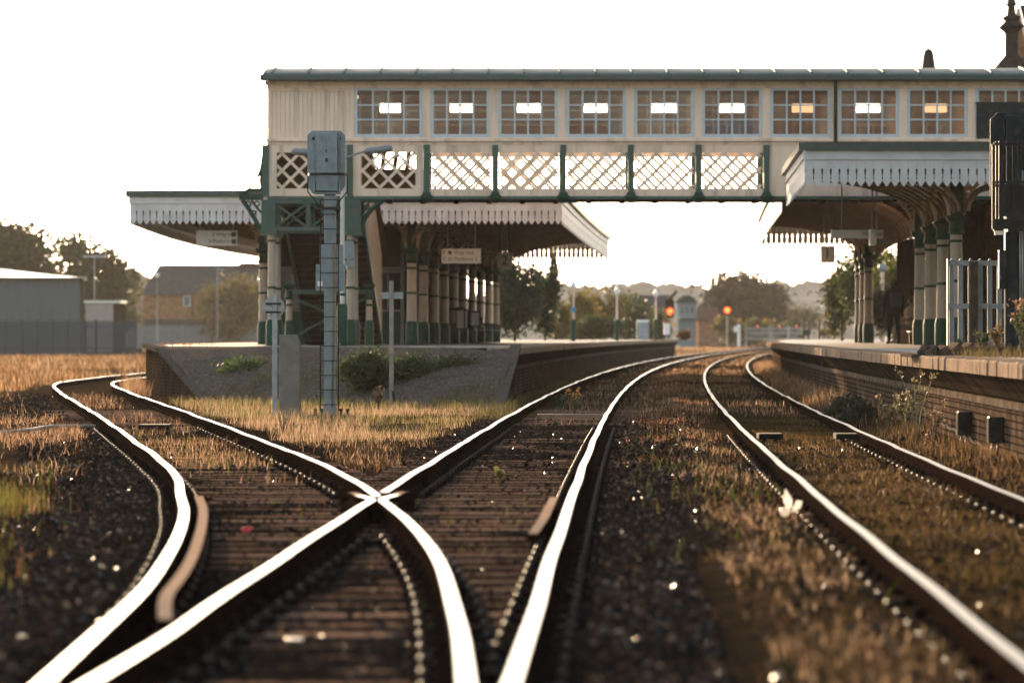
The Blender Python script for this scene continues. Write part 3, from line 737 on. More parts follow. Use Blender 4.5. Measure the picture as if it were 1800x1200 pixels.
mb = MB()
mb.box(bx(466),XR,Y0-.14,Y0+.04,bz(150),bz(143.5)); mb.box(bx(469),XR,Y0-.06,Y0+.08,bz(155),bz(150.2))           # frieze
mb.box(bx(461),XR,Y0-.13,Y0+.06,bz(249),bz(245)); mb.box(bx(469),XR,Y0-.05,Y0+.08,bz(255),bz(249.2)); mb.box(bx(469),XR,Y0-.03,Y0+.06,bz(244.8),bz(242))
mb.box(bx(466),XR,Y0+D-.04,Y0+D+.1,bz(155),bz(143.5)); mb.box(bx(466),XR,Y0+D-.04,Y0+D+.1,bz(255),bz(242))
mb.build('timber_rail', cream, fb)
# boarded end panel
mb = MB(); mb.box(bx(470),bx(478),Y0-.03,Y0+.06,bz(241.9),bz(155.2)); mb.box(bx(478),bx(608),Y0-.02,Y0+.06,bz(160),bz(155.2)); mb.box(bx(608),bx(622.4),Y0-.03,Y0+.06,bz(241.9),bz(155.2))
x = bx(478.1)
while x < bx(607):
    mb.box(x,min(x+.105,bx(607.9)),Y0+.012,Y0+.05,bz(241.9),bz(160.2)); x += .112
mb.box(bx(470),bx(622),Y0+.052,Y0+.06,bz(241.9),bz(155.2)); mb.box(XL,XL+.06,Y0+.062,Y0+D-.05,bz(255),bz(143.6)); mb.box(bx(470),bx(622),Y0+D,Y0+D+.06,bz(241.9),bz(155.2)); mb.build('boarded_panel', cream, fb)
WIN = [(623,742.5),(757,860.5),(876,980.5),(995.5,1100),(1115,1220),(1234,1339.5),(1354,1460),(1474,1580),(1594.5,1700.5),(1715.5,1820),(1834,1940)]
rr = random.Random(3)
GC = [(.27,.185,.125),(.25,.18,.125),(.23,.165,.115),(.19,.12,.08),(.16,.09,.06),(.2,.18,.155)]
mull = MB(); edges = [622.4]
for i,(a,b) in enumerate(WIN):
    xa, xb = bx(a), bx(b); za, zb = bz(241.9), bz(155.2); f = MB()
    f.box(xa,xa+.075,Y0-.01,Y0+.06,za,zb); f.box(xb-.075,xb,Y0-.01,Y0+.06,za,zb); f.box(xa+.075,xb-.075,Y0-.01,Y0+.06,za,za+.085); f.box(xa+.075,xb-.075,Y0-.01,Y0+.06,zb-.06,zb)
    ix0, ix1, iz0, iz1 = xa+.075, xb-.075, za+.085, zb-.06
    for k in (1,2,3): x = ix0+(ix1-ix0)*k/4; f.box(x-.022,x+.022,Y0+.002,Y0+.05,iz0,iz1)
    for k in (1,2): z = iz0+(iz1-iz0)*k/3; f.box(ix0,ix1,Y0+.004,Y0+.046,z-.018,z+.018)
    w = f.build('window', wfrm, fb)
    Vq, Cq = [], []
    for q in range(4):
        for p in range(3):
            x0, x1 = ix0+(ix1-ix0)*q/4, ix0+(ix1-ix0)*(q+1)/4; z0, z1 = iz0+(iz1-iz0)*p/3, iz0+(iz1-iz0)*(p+1)/3
            Vq += [(x0,Y0+.03,z0),(x1,Y0+.03,z0),(x1,Y0+.03,z1),(x0,Y0+.03,z1)]
            c = GC[0 if rr.random()<.45 else rr.randrange(6)] if i < 5 else GC[rr.choice([1,2,3,4,4])]
            if i == 5 and p == 0: c = (.10,.11,.125)
            if i == 0 and q == 3 and p == 0: c = (.17,.11,.085)
            Cq.append(c)
    quad_mesh('pane', np.array(Vq), np.array(Cq), glass, w)
    bw = copytree(w, parent=fb)
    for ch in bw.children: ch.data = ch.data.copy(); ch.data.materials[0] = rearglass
    bw.location = w.location + Vector((0,D-.02,0))
    if i < len(WIN)-1: mull.box(xb+.002,bx(WIN[i+1][0])-.002,Y0-.03,Y0+.06,za,zb); mull.box(xb+.002,bx(WIN[i+1][0])-.002,Y0+D-.02,Y0+D+.06,za,zb)
mull.build('mullion', cream, fb)
mb = MB(); mb.box(bx(1716),bx(1830),Y0-.10,Y0-.04,bz(244),bz(183)); mb.box(bx(1714),bx(1830),Y0-.12,Y0-.05,bz(183),bz(180)); o = mb.build('window_board', sdark, fb); cat_part(o,'dark grey board covering the lower part of the end window')
mb = MB(); mb.box(XL+.05,XR,Y0+.1,Y0+D-.1,bz(156)-.02,bz(156)+.02); mb.build('ceiling', brownwood, fb)
mb = MB(); mb.box(XL,XR,Y0+.09,Y0+D-.09,bz(346),bz(342)); 
for x in np.arange(XL+.4,XR,.85): mb.box(x,x+.12,Y0+.09,Y0+D-.09,bz(353),bz(346.1))
mb.build('deck', darkwood, fb)
# lattice panels
def lattice(xa, xb, y, margin, pitch=.43, w=.074, frame=True, yd=1):
    b = MB(); z0, z1 = bz(345), bz(255.2); ia, ib = xa+margin, xb-margin; ja, jb = bz(331.5), bz(268.5)
    b.box(xa,xb,y-.035,y+.035,z0,ja); b.box(xa,xb,y-.035,y+.035,jb,z1)
    if margin > .05: b.box(xa,ia,y-.033,y+.033,ja,jb); b.box(ib,xb,y-.033,y+.033,ja,jb)
    H = jb-ja; cx = (ia+ib)/2
    for s, yy in ((1,y-.014),(-1,y+.014)):
        k = -20
        while k < 20:
            xo = cx + (k+.5)*pitch       # line x = xo + s*(z-zm)
            zm = (ja+jb)/2; pts = []
            lo, hi = ja, jb; x_lo, x_hi = xo+s*(lo-zm), xo+s*(hi-zm)
            def clipx(lo,hi):
                t0, t1 = lo, hi
                for lim, side in ((ia,1),(ib,-1)):
                    zc = zm + s*(lim-xo)
                    if side*s > 0: t0 = max(t0, zc)
                    else: t1 = min(t1, zc)
                return t0, t1
            t0, t1 = clipx(lo,hi)
            if t1-t0 > .03: b.beam((xo+s*(t0-zm),yy,t0),(xo+s*(t1-zm),yy,t1),.024,w,0,up=(-1,0,s))
            k += 1
    return b
POSTS = [467,615,750,870.5,990,1109,1228,1347]
for i in range(7):
    xa, xb = bx(POSTS[i]+5.5), bx(POSTS[i+1]-5.5)
    lattice(xa, xb, Y0, .20 if i < 2 else .05).build('lattice_panel', cream, fb)
    if i >= 2: lattice(xa, xb, Y0+D, .05).build('lattice_panel', cream, fb)
mb = MB(); mb.box(bx(1352.5),bx(1470),Y0-.03,Y0+.03,bz(345),bz(255.2)); mb.box(bx(1470),XR,Y0-.03,Y0+.03,bz(345),bz(255.2)); mb.build('plain_panel', cream, fb)
mb = MB(); mb.box(bx(476),bx(612),Y0+.9,Y0+.95,bz(342),bz(255)); mb.box(XL+.02,XL+.07,Y0+.1,Y0+.9,bz(342),bz(255)); mb.box(bx(632),bx(742),Y0+1.75,Y0+1.8,bz(342),bz(292)); mb.box(bx(632),bx(652),Y0+1.7,Y0+1.74,bz(342),bz(255))
for x in (662,684,706,728): mb.beam((bx(x),Y0+1.6,bz(340)),(bx(x+10),Y0+1.6,bz(262)),.10,.12)
mb.build('inner_screen', brownwood, fb)
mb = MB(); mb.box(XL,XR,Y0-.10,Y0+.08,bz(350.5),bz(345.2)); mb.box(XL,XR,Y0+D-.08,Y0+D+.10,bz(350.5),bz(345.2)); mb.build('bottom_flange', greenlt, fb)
for i,p in enumerate(POSTS):
    x = bx(p); hw = .075 if i else .085
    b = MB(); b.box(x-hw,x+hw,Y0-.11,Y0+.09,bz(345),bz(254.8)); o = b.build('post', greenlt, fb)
    if i >= 2:
        b = MB(); b.lathe([(.06,-.10),(.11,-.06),(.165,.03),(.165,.07),(.11,.10),(.10,.17)], (x,Y0-.03,bz(350)), sq=True); b.build('corbel', green, o)
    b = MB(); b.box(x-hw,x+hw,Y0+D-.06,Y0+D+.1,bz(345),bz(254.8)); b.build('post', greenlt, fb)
mb = MB(); mb.tube([(bx(1468),Y0-.2,bz(143)),(bx(1468),Y0-.14,bz(150)),(bx(1468),Y0-.14,bz(252))],.045,8); mb.build('downpipe', green, fb)
# end pier: columns, X-braced trestle and brackets
c2 = make_column(PZ, bz(412), bz(400), r=.1, rb=.15, brk=False)
for ch in list(c2.children):
    if ch.name.startswith(('capital','upper_post')): bpy.data.objects.remove(ch)
c2.location = (bx(477.5),Y0,0); attach(c2, fb)
for x,y in ((bx(477.5),Y0+D-.1),(bx(616),Y0),(bx(616),Y0+D-.1)): copytree(c2, loc=Vector((x,y,0))-rootloc(fb), parent=fb)
for y in (Y0, Y0+D-.1):
    b = MB(); b.box(bx(460),bx(485),y-.16,y+.16,bz(412),bz(351)); b.box(bx(605),bx(634),y-.16,y+.16,bz(412),bz(351)); b.box(bx(485),bx(605),y-.1,y+.1,bz(358),bz(351)); b.box(bx(485),bx(605),y-.1,y+.1,bz(406),bz(399))
    b.box(bx(457),bx(488),y-.18,y+.18,bz(413),bz(404)); b.box(bx(602),bx(636),y-.18,y+.18,bz(413),bz(404)); b.box(bx(538),bx(546),y-.06,y+.06,bz(398.8),bz(358.2))
    for a,c in ((485,538),(546,605)):
        b.beam((bx(a),y-.02,bz(399)),(bx(c),y-.02,bz(358)),.05,.10,up=(0,1,0)); b.beam((bx(a),y+.035,bz(358)),(bx(c),y+.035,bz(399)),.05,.10,up=(0,1,0))
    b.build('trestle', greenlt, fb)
mb = MB()
def curve(p0,p1,p2,n=10): return [tuple((1-t)**2*Vector(p0)+2*t*(1-t)*Vector(p1)+t*t*Vector(p2)) for t in np.linspace(0,1,n)]
def Q(px,py,y=Y0-.03): return (bx(px),y,bz(py))
mb.box(bx(421),bx(462),Y0-.14,Y0+.1,bz(352),bz(342)); mb.beam(Q(421,344),Q(440,334),.12,.06,up=(0,1,0)); mb.beam(Q(440,334),Q(462,334),.1,.05,up=(0,1,0))
mb.tube(curve(Q(426,352),Q(440,368),Q(460,408)),.055,8); mb.tube(curve(Q(442,352),Q(448,362),Q(461,375)),.03,8); mb.ring(Q(436,359),.07,.025); mb.ring(Q(446,374),.05,.02); mb.ring(Q(452,358),.06,.02)
mb.prism([(462,262),(464,256),(464,330),(458,332),(456,318)], lambda u,v,w: (bx(u),w,bz(v)), Y0-.08,Y0+.02)
mb.tube(curve(Q(463,258),Q(462,300),Q(451,314)),.035,8); mb.tube([Q(451+ -1,314),Q(443,317),Q(438,325),Q(440,334)],.03,8); mb.ring(Q(456,328),.055,.02)
mb.build('scroll_bracket', green, fb)
mb = MB(); mb.tube(curve(Q(634,408),Q(640,372),Q(672,354)),.06,8); mb.tube(curve(Q(634,380),Q(642,370),Q(650,354)),.03,8); mb.ring(Q(645,364),.06,.022); mb.box(bx(634),bx(676),Y0-.08,Y0+.08,bz(355),bz(351)); mb.build('curved_bracket', green, fb)
mb = MB(); mb.box(bx(600),bx(622),Y0-.26,Y0-.2,bz(455),bz(424)); mb.box(bx(600),bx(624),Y0-.24,Y0-.18,bz(470),bz(458)); o = mb.build('equipment_box', sgrey, fb); cat_part(o,'pale grey equipment box on the pier column')
# strip lights hanging in the bridge
for i,(a,b) in enumerate([(668,704),(791,832),(909,951),(1026,1068),(1145,1190),(1263,1308),(1392,1432),(1503,1547),(1626,1664),(1742,1780)]):
    yy = Y0+1.2; s = yy/F; x0, x1 = (a-900)*s, (b-900)*s; zc = CAMZ+(YH-190)*s
    t = thing('strip_light', ['white strip light glowing behind the first bridge window from the left','white strip light glowing behind the second bridge window from the left','white strip light glowing behind the third bridge window from the left','white strip light glowing behind the fourth bridge window from the left','white strip light glowing behind the fifth bridge window from the left','white strip light glowing behind the sixth bridge window, above its dark lower panes','dim orange strip light behind the window left of the green downpipe','white strip light behind the window just right of the green downpipe','dim strip light behind the second window right of the green downpipe','strip light behind the partly boarded end window of the bridge'][i], 'light', ((x0+x1)/2,yy,bz(156)-.06), 'strip lights in the bridge')
    m = MB(); m.box(x0,x1,yy-.09,yy+.09,zc-.115,zc+.10); dim = i in (6,8)
    m.build('diffuser', mat('dim_diffuser',(1,1,1),.4,var=0,emit=(1,.6,.32),estr=1.6) if dim else mat('strip_light_diffuser_'+'abcd'[i%4], (1,1,1), .4, var=0, emit=(1,.90,.76), estr=(8,5,6.5,4.6)[i%4]), t, bevel=.02)
    m = MB(); m.box(x0-.02,x1+.02,yy-.1,yy+.1,zc+.102,zc+.14); m.box(x0+.1,x0+.13,yy-.01,yy+.01,zc+.14,bz(156)-.03); m.box(x1-.13,x1-.1,yy-.01,yy+.01,zc+.14,bz(156)-.03); m.build('housing', wfrm, t)
# ------------------------------------------------------------------ stairs down to the island
sx = thing('staircase', 'dark covered staircase from the bridge end down to the island platform', 'staircase', (-4.9,106,PZ))
n = 24; ya_, za_, yb_, zb_ = Y0+D+.1, bz(342), 110.0, PZ
def sk(y): return .28*(y-ya_)/(yb_-ya_)
mt = MB(); 
for i in range(n):
    t0, t1 = i/n, (i+1)/n; y0_, y1_ = ya_+(yb_-ya_)*t0, ya_+(yb_-ya_)*t1; z = za_+(zb_-za_)*t1; zp = za_+(zb_-za_)*t0
    mt.box(-5.85+sk(y0_),-3.95+sk(y0_),y0_,y1_+.03,zp-.05,zp); mt.box(-5.85+sk(y0_),-3.95+sk(y0_),y1_-.015,y1_+.015,z,zp-.051); mt.box(-5.85+sk(y0_),-3.95+sk(y0_),y0_+.02,y0_+.07,zp-.17,zp-.051)
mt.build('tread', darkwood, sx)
for i in range(n):
    y0_ = ya_+(yb_-ya_)*i/n; zp = za_+(zb_-za_)*i/n; b = MB(); b.box(-5.86+sk(y0_),-3.94+sk(y0_),y0_-.03,y0_+.0,zp-.06,zp+.004); b.build('nosing', mat('worn_nosing',(.06,.05,.04),.8,var=.4), sx)
def para(x, w, dz0, dz1, m, nm):
    b = MB(); vs = []
    for y,z in ((ya_,za_),(yb_,zb_)):
        for dx in (0,w):
            for dz in (dz0,dz1): vs.append((x+dx+sk(y),y,max(z+dz,PZ+.003)))
    b.add(vs,[(0,1,3,2),(4,6,7,5),(0,4,5,1),(2,3,7,6),(0,2,6,4),(1,5,7,3)]); return b.build(nm, m, sx)
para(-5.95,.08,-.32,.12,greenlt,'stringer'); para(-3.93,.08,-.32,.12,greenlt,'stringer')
mb = MB(); nb = 44
for i in range(nb):
    t0, t1 = i/nb, (i+.93)/nb; vs = []
    for t in (t0,t1):
        y = ya_+(yb_-ya_)*t; z = za_+(zb_-za_)*t
        for dx in (0,.03):
            for dz in (.121,2.45): vs.append((-3.9+dx+sk(y),y,z+dz))
    mb.add(vs,[(0,1,3,2),(4,6,7,5),(0,4,5,1),(2,3,7,6),(0,2,6,4),(1,5,7,3)])
mb.build('side_boarding', tanwood, sx)
para(-6.05,2.3,2.46,2.56,brownwood,'stair_roof')
c3 = make_column(PZ, 2.15, 2.3, r=.085, rb=.12, brk=False); c3.location = (-5.93,106,0); attach(c3, sx); copytree(c3, loc=Vector((-3.80,106,0))-rootloc(sx), parent=sx)
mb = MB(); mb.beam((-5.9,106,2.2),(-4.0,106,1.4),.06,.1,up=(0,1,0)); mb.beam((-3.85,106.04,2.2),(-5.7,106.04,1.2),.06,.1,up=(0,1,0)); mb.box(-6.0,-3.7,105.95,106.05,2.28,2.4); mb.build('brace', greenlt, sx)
# ------------------------------------------------------------------ signals and posts
def signal_head(t, x, Y, s, main, y0p=230, x0p=540, x1p=607):
    """back view of a colour light head; pixel sizes scaled by s = metres per pixel"""
    w = (x1p-x0p)*s; zt = wz(y0p,Y); 
    q = lambda px: x+(px-573.5)*s
    zz = lambda py: zt-(py-230)*s
    b = MB(); c = 8*s; poly = [(q(540),zz(325)),(q(540),zz(238)),(q(540)+c,zt),(q(607)-c,zt),(q(607),zz(238)),(q(607),zz(325)),(q(598),zz(340)),(q(549),zz(340))]
    b.prism(poly, lambda u,v,w_: (u,w_,v), Y, Y+.03); bp_ = b.build('backplate', main, t, bevel=.006)
    b = MB(); b.box(q(557),q(594),Y-.16,Y-.002,zz(307),zz(234)); b.box(q(553.5),q(557),Y-.06,Y-.002,zz(305),zz(236)); b.box(q(594),q(597.5),Y-.06,Y-.002,zz(305),zz(236)); b.build('rear_case', main, t, bevel=.012)
    b = MB(); b.box(q(556),q(595),Y-.14,Y-.002,zz(336),zz(307.5)); b.box(q(552),q(599),Y-.1,Y+.06,zz(341.5),zz(338)); b.box(q(551),q(555),Y-.15,Y-.002,zz(338),zz(318)); b.box(q(596),q(599.5),Y-.15,Y-.002,zz(338),zz(318)); b.build('lower_case', main, t, bevel=.008)
    b = MB()
    for px in (551,597): b.lathe([(.0,0),(.028,0),(.028,.02),(.012,.02),(.012,.05),(.0,.05)], (0,0,0), 10) if False else b.box(q(px)-.02,q(px)+.02,Y-.02,Y-.001,zz(246),zz(241))
    b.box(q(573),q(577),Y-.185,Y-.161,zz(285),zz(279)); b.box(q(573),q(575),Y-.175,Y-.161,zz(268),zz(264)); b.build('latch', blacks, t)
    b = MB()
    for k,px in enumerate((549,)):
        pass
    for i in (0,1):
        zc = zz(268+i*46); b.tube([(q(573.5),Y+.03,zc),(q(573.5),Y+.35,zc)],.125,16)
    b.build('lens_hood', blacks, t)
    return q, zz
S1Y = 65.0; s1 = S1Y/F
sg = thing('railway_signal', 'tall grey railway signal seen from behind, with a caged ladder', 'railway signal', (wx(581,S1Y),S1Y,-.2))
q, zz = signal_head(sg, wx(573.5,S1Y), S1Y, s1, sgrey)
pxc = wx(580,S1Y)
b = MB(); b.box(pxc-.095,pxc+.095,S1Y-.02,S1Y+.17,wz(722,S1Y),wz(341.6,S1Y)); b.box(pxc-.11,pxc+.11,S1Y-.035,S1Y+.185,wz(728,S1Y),wz(712,S1Y)); b.build('post', sgrey, sg, bevel=.012)
b = MB()
for px in (564.5,596.0):
    b.tube([(wx(px,S1Y),S1Y-.23,wz(352,S1Y)),(wx(px,S1Y),S1Y-.23,wz(738,S1Y))],.011,6)
py = 352.0
while py < 738: b.tube([(wx(564.5,S1Y),S1Y-.23,wz(py,S1Y)),(wx(596,S1Y),S1Y-.23,wz(py,S1Y))],.009,6); py += 25.6
for py in (420,540,660): 
    for px in (564.5,596): b.tube([(wx(px,S1Y),S1Y-.23,wz(py,S1Y)),(wx(px,S1Y),S1Y,wz(py,S1Y))],.008,6)
b.build('ladder', blacks, sg)
b = MB()
hz = wz(308,S1Y); xa, xb = wx(542,S1Y), wx(611,S1Y)
hoop = [(xa+.02,S1Y+.05,hz),(xa,S1Y-.15,hz),(xa+.04,S1Y-.38,hz),(xa+.2,S1Y-.46,hz),(xb-.2,S1Y-.46,hz),(xb-.04,S1Y-.38,hz),(xb,S1Y-.15,hz),(xb-.02,S1Y+.05,hz)]
for a,c in zip(hoop,hoop[1:]): b.beam(a,c,.012,.045)
for x,sx_ in ((xa,1),(xb,-1)):
    b.tube([(x,S1Y-.15,hz),(x,S1Y-.16,wz(338,S1Y)),(x+sx_*.14,S1Y-.2,wz(356,S1Y)),(x+sx_*.19,S1Y-.23,wz(372,S1Y))],.012,6)
b.beam((wx(560,S1Y),S1Y-.23,wz(367,S1Y)),(wx(600,S1Y),S1Y-.23,wz(367,S1Y)),.05,.05); b.build('cage_hoop', blacks, sg)
b = MB(); b.box(wx(562,S1Y),wx(570.5,S1Y),S1Y,S1Y+.16,wz(464,S1Y),wz(430,S1Y)); b.box(wx(591.5,S1Y),wx(603,S1Y),S1Y,S1Y+.16,wz(464,S1Y),wz(430,S1Y)); b.build('upper_box', sgrey, sg, bevel=.01)
b = MB(); b.box(wx(555,S1Y),wx(570.4,S1Y),S1Y-.01,S1Y+.18,wz(511,S1Y),wz(464.6,S1Y)); b.box(wx(591.6,S1Y),wx(606,S1Y),S1Y-.01,S1Y+.18,wz(511,S1Y),wz(464.6,S1Y)); o = b.build('junction_box', sgrey, sg, bevel=.01)
b = MB(); b.box(wx(558,S1Y),wx(567,S1Y),S1Y-.018,S1Y-.0105,wz(503,S1Y),wz(494,S1Y)); b.build('label_plate', litm, o)
b = MB(); b.tube([(wx(586,S1Y),S1Y-.045,wz(430,S1Y)),(wx(586.5,S1Y),S1Y-.045,wz(540,S1Y)),(wx(584,S1Y),S1Y-.045,wz(716,S1Y))],.012,6); b.build('cable', mat('yellowed_cable',(.28,.2,.05),.6), sg)
b = MB(); b.box(wx(540,S1Y),wx(622,S1Y),S1Y-.35,S1Y+.45,-.4,wz(729,S1Y)); b.build('footing', dkconc, sg, bevel=.03)
b = MB()
for px in (555,566,600,612): b.lathe([(.02,0),(.02,.07),(.03,.07),(.03,.11),(.0,.11)], (wx(px,S1Y),S1Y-.2,wz(729,S1Y)), 8)
b.build('anchor_bolt', blacks, sg)

S2Y = 50.0
sh = thing('railway_signal', 'dark railway signal with ladder cage at the right edge, standing on the right platform', 'railway signal', (wx(1790,S2Y),S2Y,PZ))
q, zz = signal_head(sh, wx(1796,S2Y), S2Y+.2, S2Y/F*1.55, sdark, y0p=198)
b = MB(); b.box(wx(1769,S2Y),wx(1791,S2Y),S2Y+.1,S2Y+.26,PZ-.05,wz(340,S2Y)); b.build('post', sdark, sh, bevel=.01)
b = MB(); b.tube([(wx(1794,S2Y),S2Y+.05,PZ),(wx(1794,S2Y),S2Y+.05,wz(300,S2Y))],.011,6); b.tube([(wx(1798,S2Y),S2Y+.02,PZ),(wx(1798,S2Y),S2Y+.02,wz(300,S2Y))],.014,6); b.build('conduit', galv, sh)
b = MB()
x0, x1 = wx(1741,S2Y), wx(1830,S2Y)
for (px,py0,py1) in ((1741,256,404),(1748,251,412),(1754,250,398),(1766,250,402),(1777,250,410),(1786,250,330)):
    b.box(wx(px,S2Y)-.018,wx(px,S2Y)+.018,S2Y-.34+.02*((px%5)),S2Y-.31+.02*(px%5),wz(py1,S2Y),wz(py0,S2Y))
for py in (253,320,326,386): b.box(x0,x1,S2Y-.36,S2Y-.345,wz(py+5,S2Y),wz(py,S2Y))
b.box(wx(1751,S2Y),wx(1765,S2Y),S2Y-.29,S2Y-.27,wz(382,S2Y),wz(327,S2Y)); b.box(wx(1767,S2Y),x1,S2Y-.26,S2Y-.08,wz(408,S2Y),wz(327,S2Y))
b.box(wx(1741,S2Y),wx(1768,S2Y),S2Y-.34,S2Y-.28,wz(404,S2Y),wz(388,S2Y))
b.beam((wx(1742,S2Y),S2Y-.3,wz(404,S2Y)),(wx(1758,S2Y),S2Y-.3,wz(412,S2Y)),.03,.03)
b.build('ladder_cage', blacks, sh)
b = MB(); b.box(wx(1756,S2Y),wx(1770,S2Y),S2Y-.02,S2Y+.1,wz(508,S2Y),wz(440,S2Y)); b.box(wx(1758,S2Y),wx(1768,S2Y),S2Y-.07,S2Y-.021,wz(494,S2Y),wz(484,S2Y)); b.build('junction_box', blacks, sh, bevel=.008)
b = MB(); b.box(wx(1743,S2Y),wx(1757,S2Y),S2Y-.33,S2Y-.29,wz(414,S2Y),wz(407,S2Y)); b.build('foot_plate', cream, sh)

def post_thing(name,label,cat,px,Y,py0,py1,w,m,d=None):
    t = thing(name,label,cat,(wx(px,Y),Y,wz(py1,Y))); b = MB(); d = d or w
    b.box(wx(px,Y)-w/2,wx(px,Y)+w/2,Y,Y+d,wz(py1,Y)-.25,wz(py0,Y)); b.build('post',m,t,bevel=.008); return t
t = post_thing('round_sign','grey back of a small round sign on a slim post','sign',483,67,516,722,.085,galv,.05)
Y=67; c = P(481,540,Y); b = MB(); b.tube([(c[0],Y+.052,c[2]),(c[0],Y+.060,c[2])],19*Y/F,32,sm=False); o = b.build('sign_disc',galv,t)
b = MB()
for py in (533,548): b.box(wx(467,Y),wx(494,Y),Y-.015,Y+.051,wz(py+2,Y),wz(py-1,Y))
b.build('clamp',blacks,t)
b = MB(); b.box(wx(470,Y),wx(474,Y),Y+.043,Y+.05,wz(554,Y),wz(551,Y)); b.build('sticker',litm,o)
Y=65; b = MB(); x0,x1 = wx(490.5,Y),wx(527,Y); z1 = wz(588,Y)
b.add([(x0,Y,-.5),(x1,Y,-.5),(x1,Y+.32,-.5),(x0,Y+.32,-.5),(x0,Y,z1),(x1-.05,Y,z1),(x1-.05,Y+.32,z1),(x0,Y+.32,z1),(x1,Y,z1-.14),(x1,Y+.32,z1-.14)],[(0,3,2,1),(4,5,6,7),(0,1,8,5,4),(1,2,9,8),(8,9,6,5),(2,3,7,6,9),(3,0,4,7)])
tag(b.build('concrete_post',concrete,bevel=.014),'stout square concrete post with a chipped top in dry grass','post')
t = post_thing('marker_post','slim grey post with a short crossbar in front of the ramp bushes','post',688,76.5,493,692,.085,mat('bleached_timber_post',(.33,.29,.25),.8,var=.2,dirt=(.18,.15,.12),dirt_amt=.4),.085)
Y=76.5; b = MB(); b.box(wx(670,Y),wx(684,Y),Y+.02,Y+.06,wz(525,Y),wz(515,Y)); b.box(wx(692,Y),wx(708,Y),Y+.02,Y+.06,wz(525,Y),wz(515,Y)); b.box(wx(670,Y),wx(684,Y),Y+.015,Y+.065,wz(515,Y),wz(513.5,Y)); b.box(wx(692,Y),wx(708,Y),Y+.015,Y+.065,wz(515,Y),wz(513.5,Y)); b.build('crossbar',galv,t)
b = MB(); b.beam((wx(690,Y),Y-.06,wz(688,Y)),(wx(694,Y),Y-.2,wz(715,Y)),.06,.06); b.build('stay',blacks,t)

# platform lamp post with two arms
Y=98.0; t = thing('lamp_post','white and green platform lamp post with two flat lamp heads behind the signal','street lamp',(wx(602,Y),Y,PZ))
x = wx(602,Y); b = MB(); b.lathe([(.06,wz(536,Y)),(.055,wz(400,Y)),(.05,wz(290,Y)),(.045,wz(268,Y))],(x,Y,0),12); b.build('pole',mat('white_pole_paint',(.6,.58,.55),.45,var=.08),t)
b = MB(); b.lathe([(.125,PZ),(.125,wz(540,Y)),(.115,wz(535,Y)),(.06,wz(534,Y))],(x,Y,0),16); b.lathe([(.062,wz(520,Y)),(.075,wz(519,Y)),(.075,wz(516,Y)),(.062,wz(515,Y))],(x,Y,0),12); b.build('pole_base',green,t)
b = MB(); b.tube([(x,Y,wz(280,Y)),(wx(612,Y),Y,wz(276,Y)),(wx(645,Y),Y,wz(265,Y))],.025,8); b.tube([(x,Y,wz(280,Y)),(wx(592,Y),Y,wz(276,Y)),(wx(545,Y),Y,wz(268,Y))],.025,8); b.build('arm',galv,t)
def lamphead(px0,py0,px1,py1,name='lamp_head'):
    b = MB(); a = Vector((wx(px0,Y),Y,wz(py0,Y))); c = Vector((wx(px1,Y),Y,wz(py1,Y))); secs = []
    for u,w,h in ((0,.08,.05),(.12,.16,.085),(.5,.19,.095),(.85,.17,.085),(.97,.12,.06),(1,.06,.03)):
        p = a.lerp(c,u); secs.append([(p.x,p.y+w*math.cos(k*math.pi/5),p.z+h*math.sin(k*math.pi/5)) for k in range(10)])
    b.sweep(secs,closed_prof=True,sm=True); return b.build(name,mat('grey_lamp_shell',(.2,.235,.25),.45,var=.08),t)
lamphead(641,266.5,690,261); lamphead(558,268.5,512,266.5)

# picket panel, wedge guards and boxes on the right platform
Y=52.3; t = thing('picket_panel','short white picket panel with a dark post on the right platform end','fence',(wx(1715,Y),Y,PZ))
pw = mat('worn_white_paint',(.27,.29,.295),.6,var=.12,scale=9,dirt=(.2,.18,.15),dirt_amt=.6,dscale=6)
for i,px in enumerate((1673,1688.5,1706,1723,1740,1757)):
    b = MB(); x = wx(px,Y); w = .032; b.prism([(x-w,PZ-.02),(x+w,PZ-.02),(x+w,wz(459,Y)),(x,wz(454,Y)),(x-w,wz(459,Y))],lambda u,v,w_:(u,w_,v),Y,Y+.022); b.build('picket',pw,t)
for py in (462.5,538): b = MB(); b.box(wx(1667.5,Y),wx(1766 if py>500 else 1756,Y),Y-.03,Y-.002,wz(py+4.5,Y),wz(py-4.5,Y)); b.build('rail_bar',pw,t)
b = MB(); b.box(wx(1664.5,Y),wx(1667.2,Y),Y-.06,Y+.04,PZ-.02,wz(455,Y)); b.build('end_strip',pw,t)
b = MB(); b.box(wx(1703,Y),wx(1717,Y),Y-.14,Y-.032,PZ-.03,wz(460,Y)); b.build('dark_post',mat('dark_old_post',(.075,.06,.05),.85,var=.3),t)
wm = mat('dark_wedge_timber',(.11,.08,.06),.8,var=.4,scale=14,bump=.5)
t = thing('trespass_guard','row of dark sawtooth timber wedges across the right platform end','trespass guard',(5.7,50.3,PZ))
for i in range(7):
    x = 5.18+.158*i; b = MB(); h = .155 if i > 1 else .12; b.prism([(x,PZ-.01),(x+.15,PZ-.01),(x+.148,PZ+h+random.uniform(-.012,.012)),(x+.12,PZ+h+.01),(x+.0,PZ+.045)],lambda u,v,w:(u+(w-50)*.05,w,v),50+random.uniform(-.05,.05),51.6); b.build('wedge',wm,t,bevel=.006)
b = MB(); b.box(5.02,6.35,50.06,51.5,PZ-.02,PZ+.02); b.build('base_board',wm,t)
b = MB()
for i in range(14): q_=random.uniform(.5,1.1); b.lathe([(.02,-.02),(.06*q_,.02),(.065*q_,.06*q_),(.04*q_,.085*q_),(.005,.09*q_)],(5.13+random.uniform(0,.2),50.05+random.uniform(0,.22),PZ+random.uniform(0,.05)),6,sm=False)
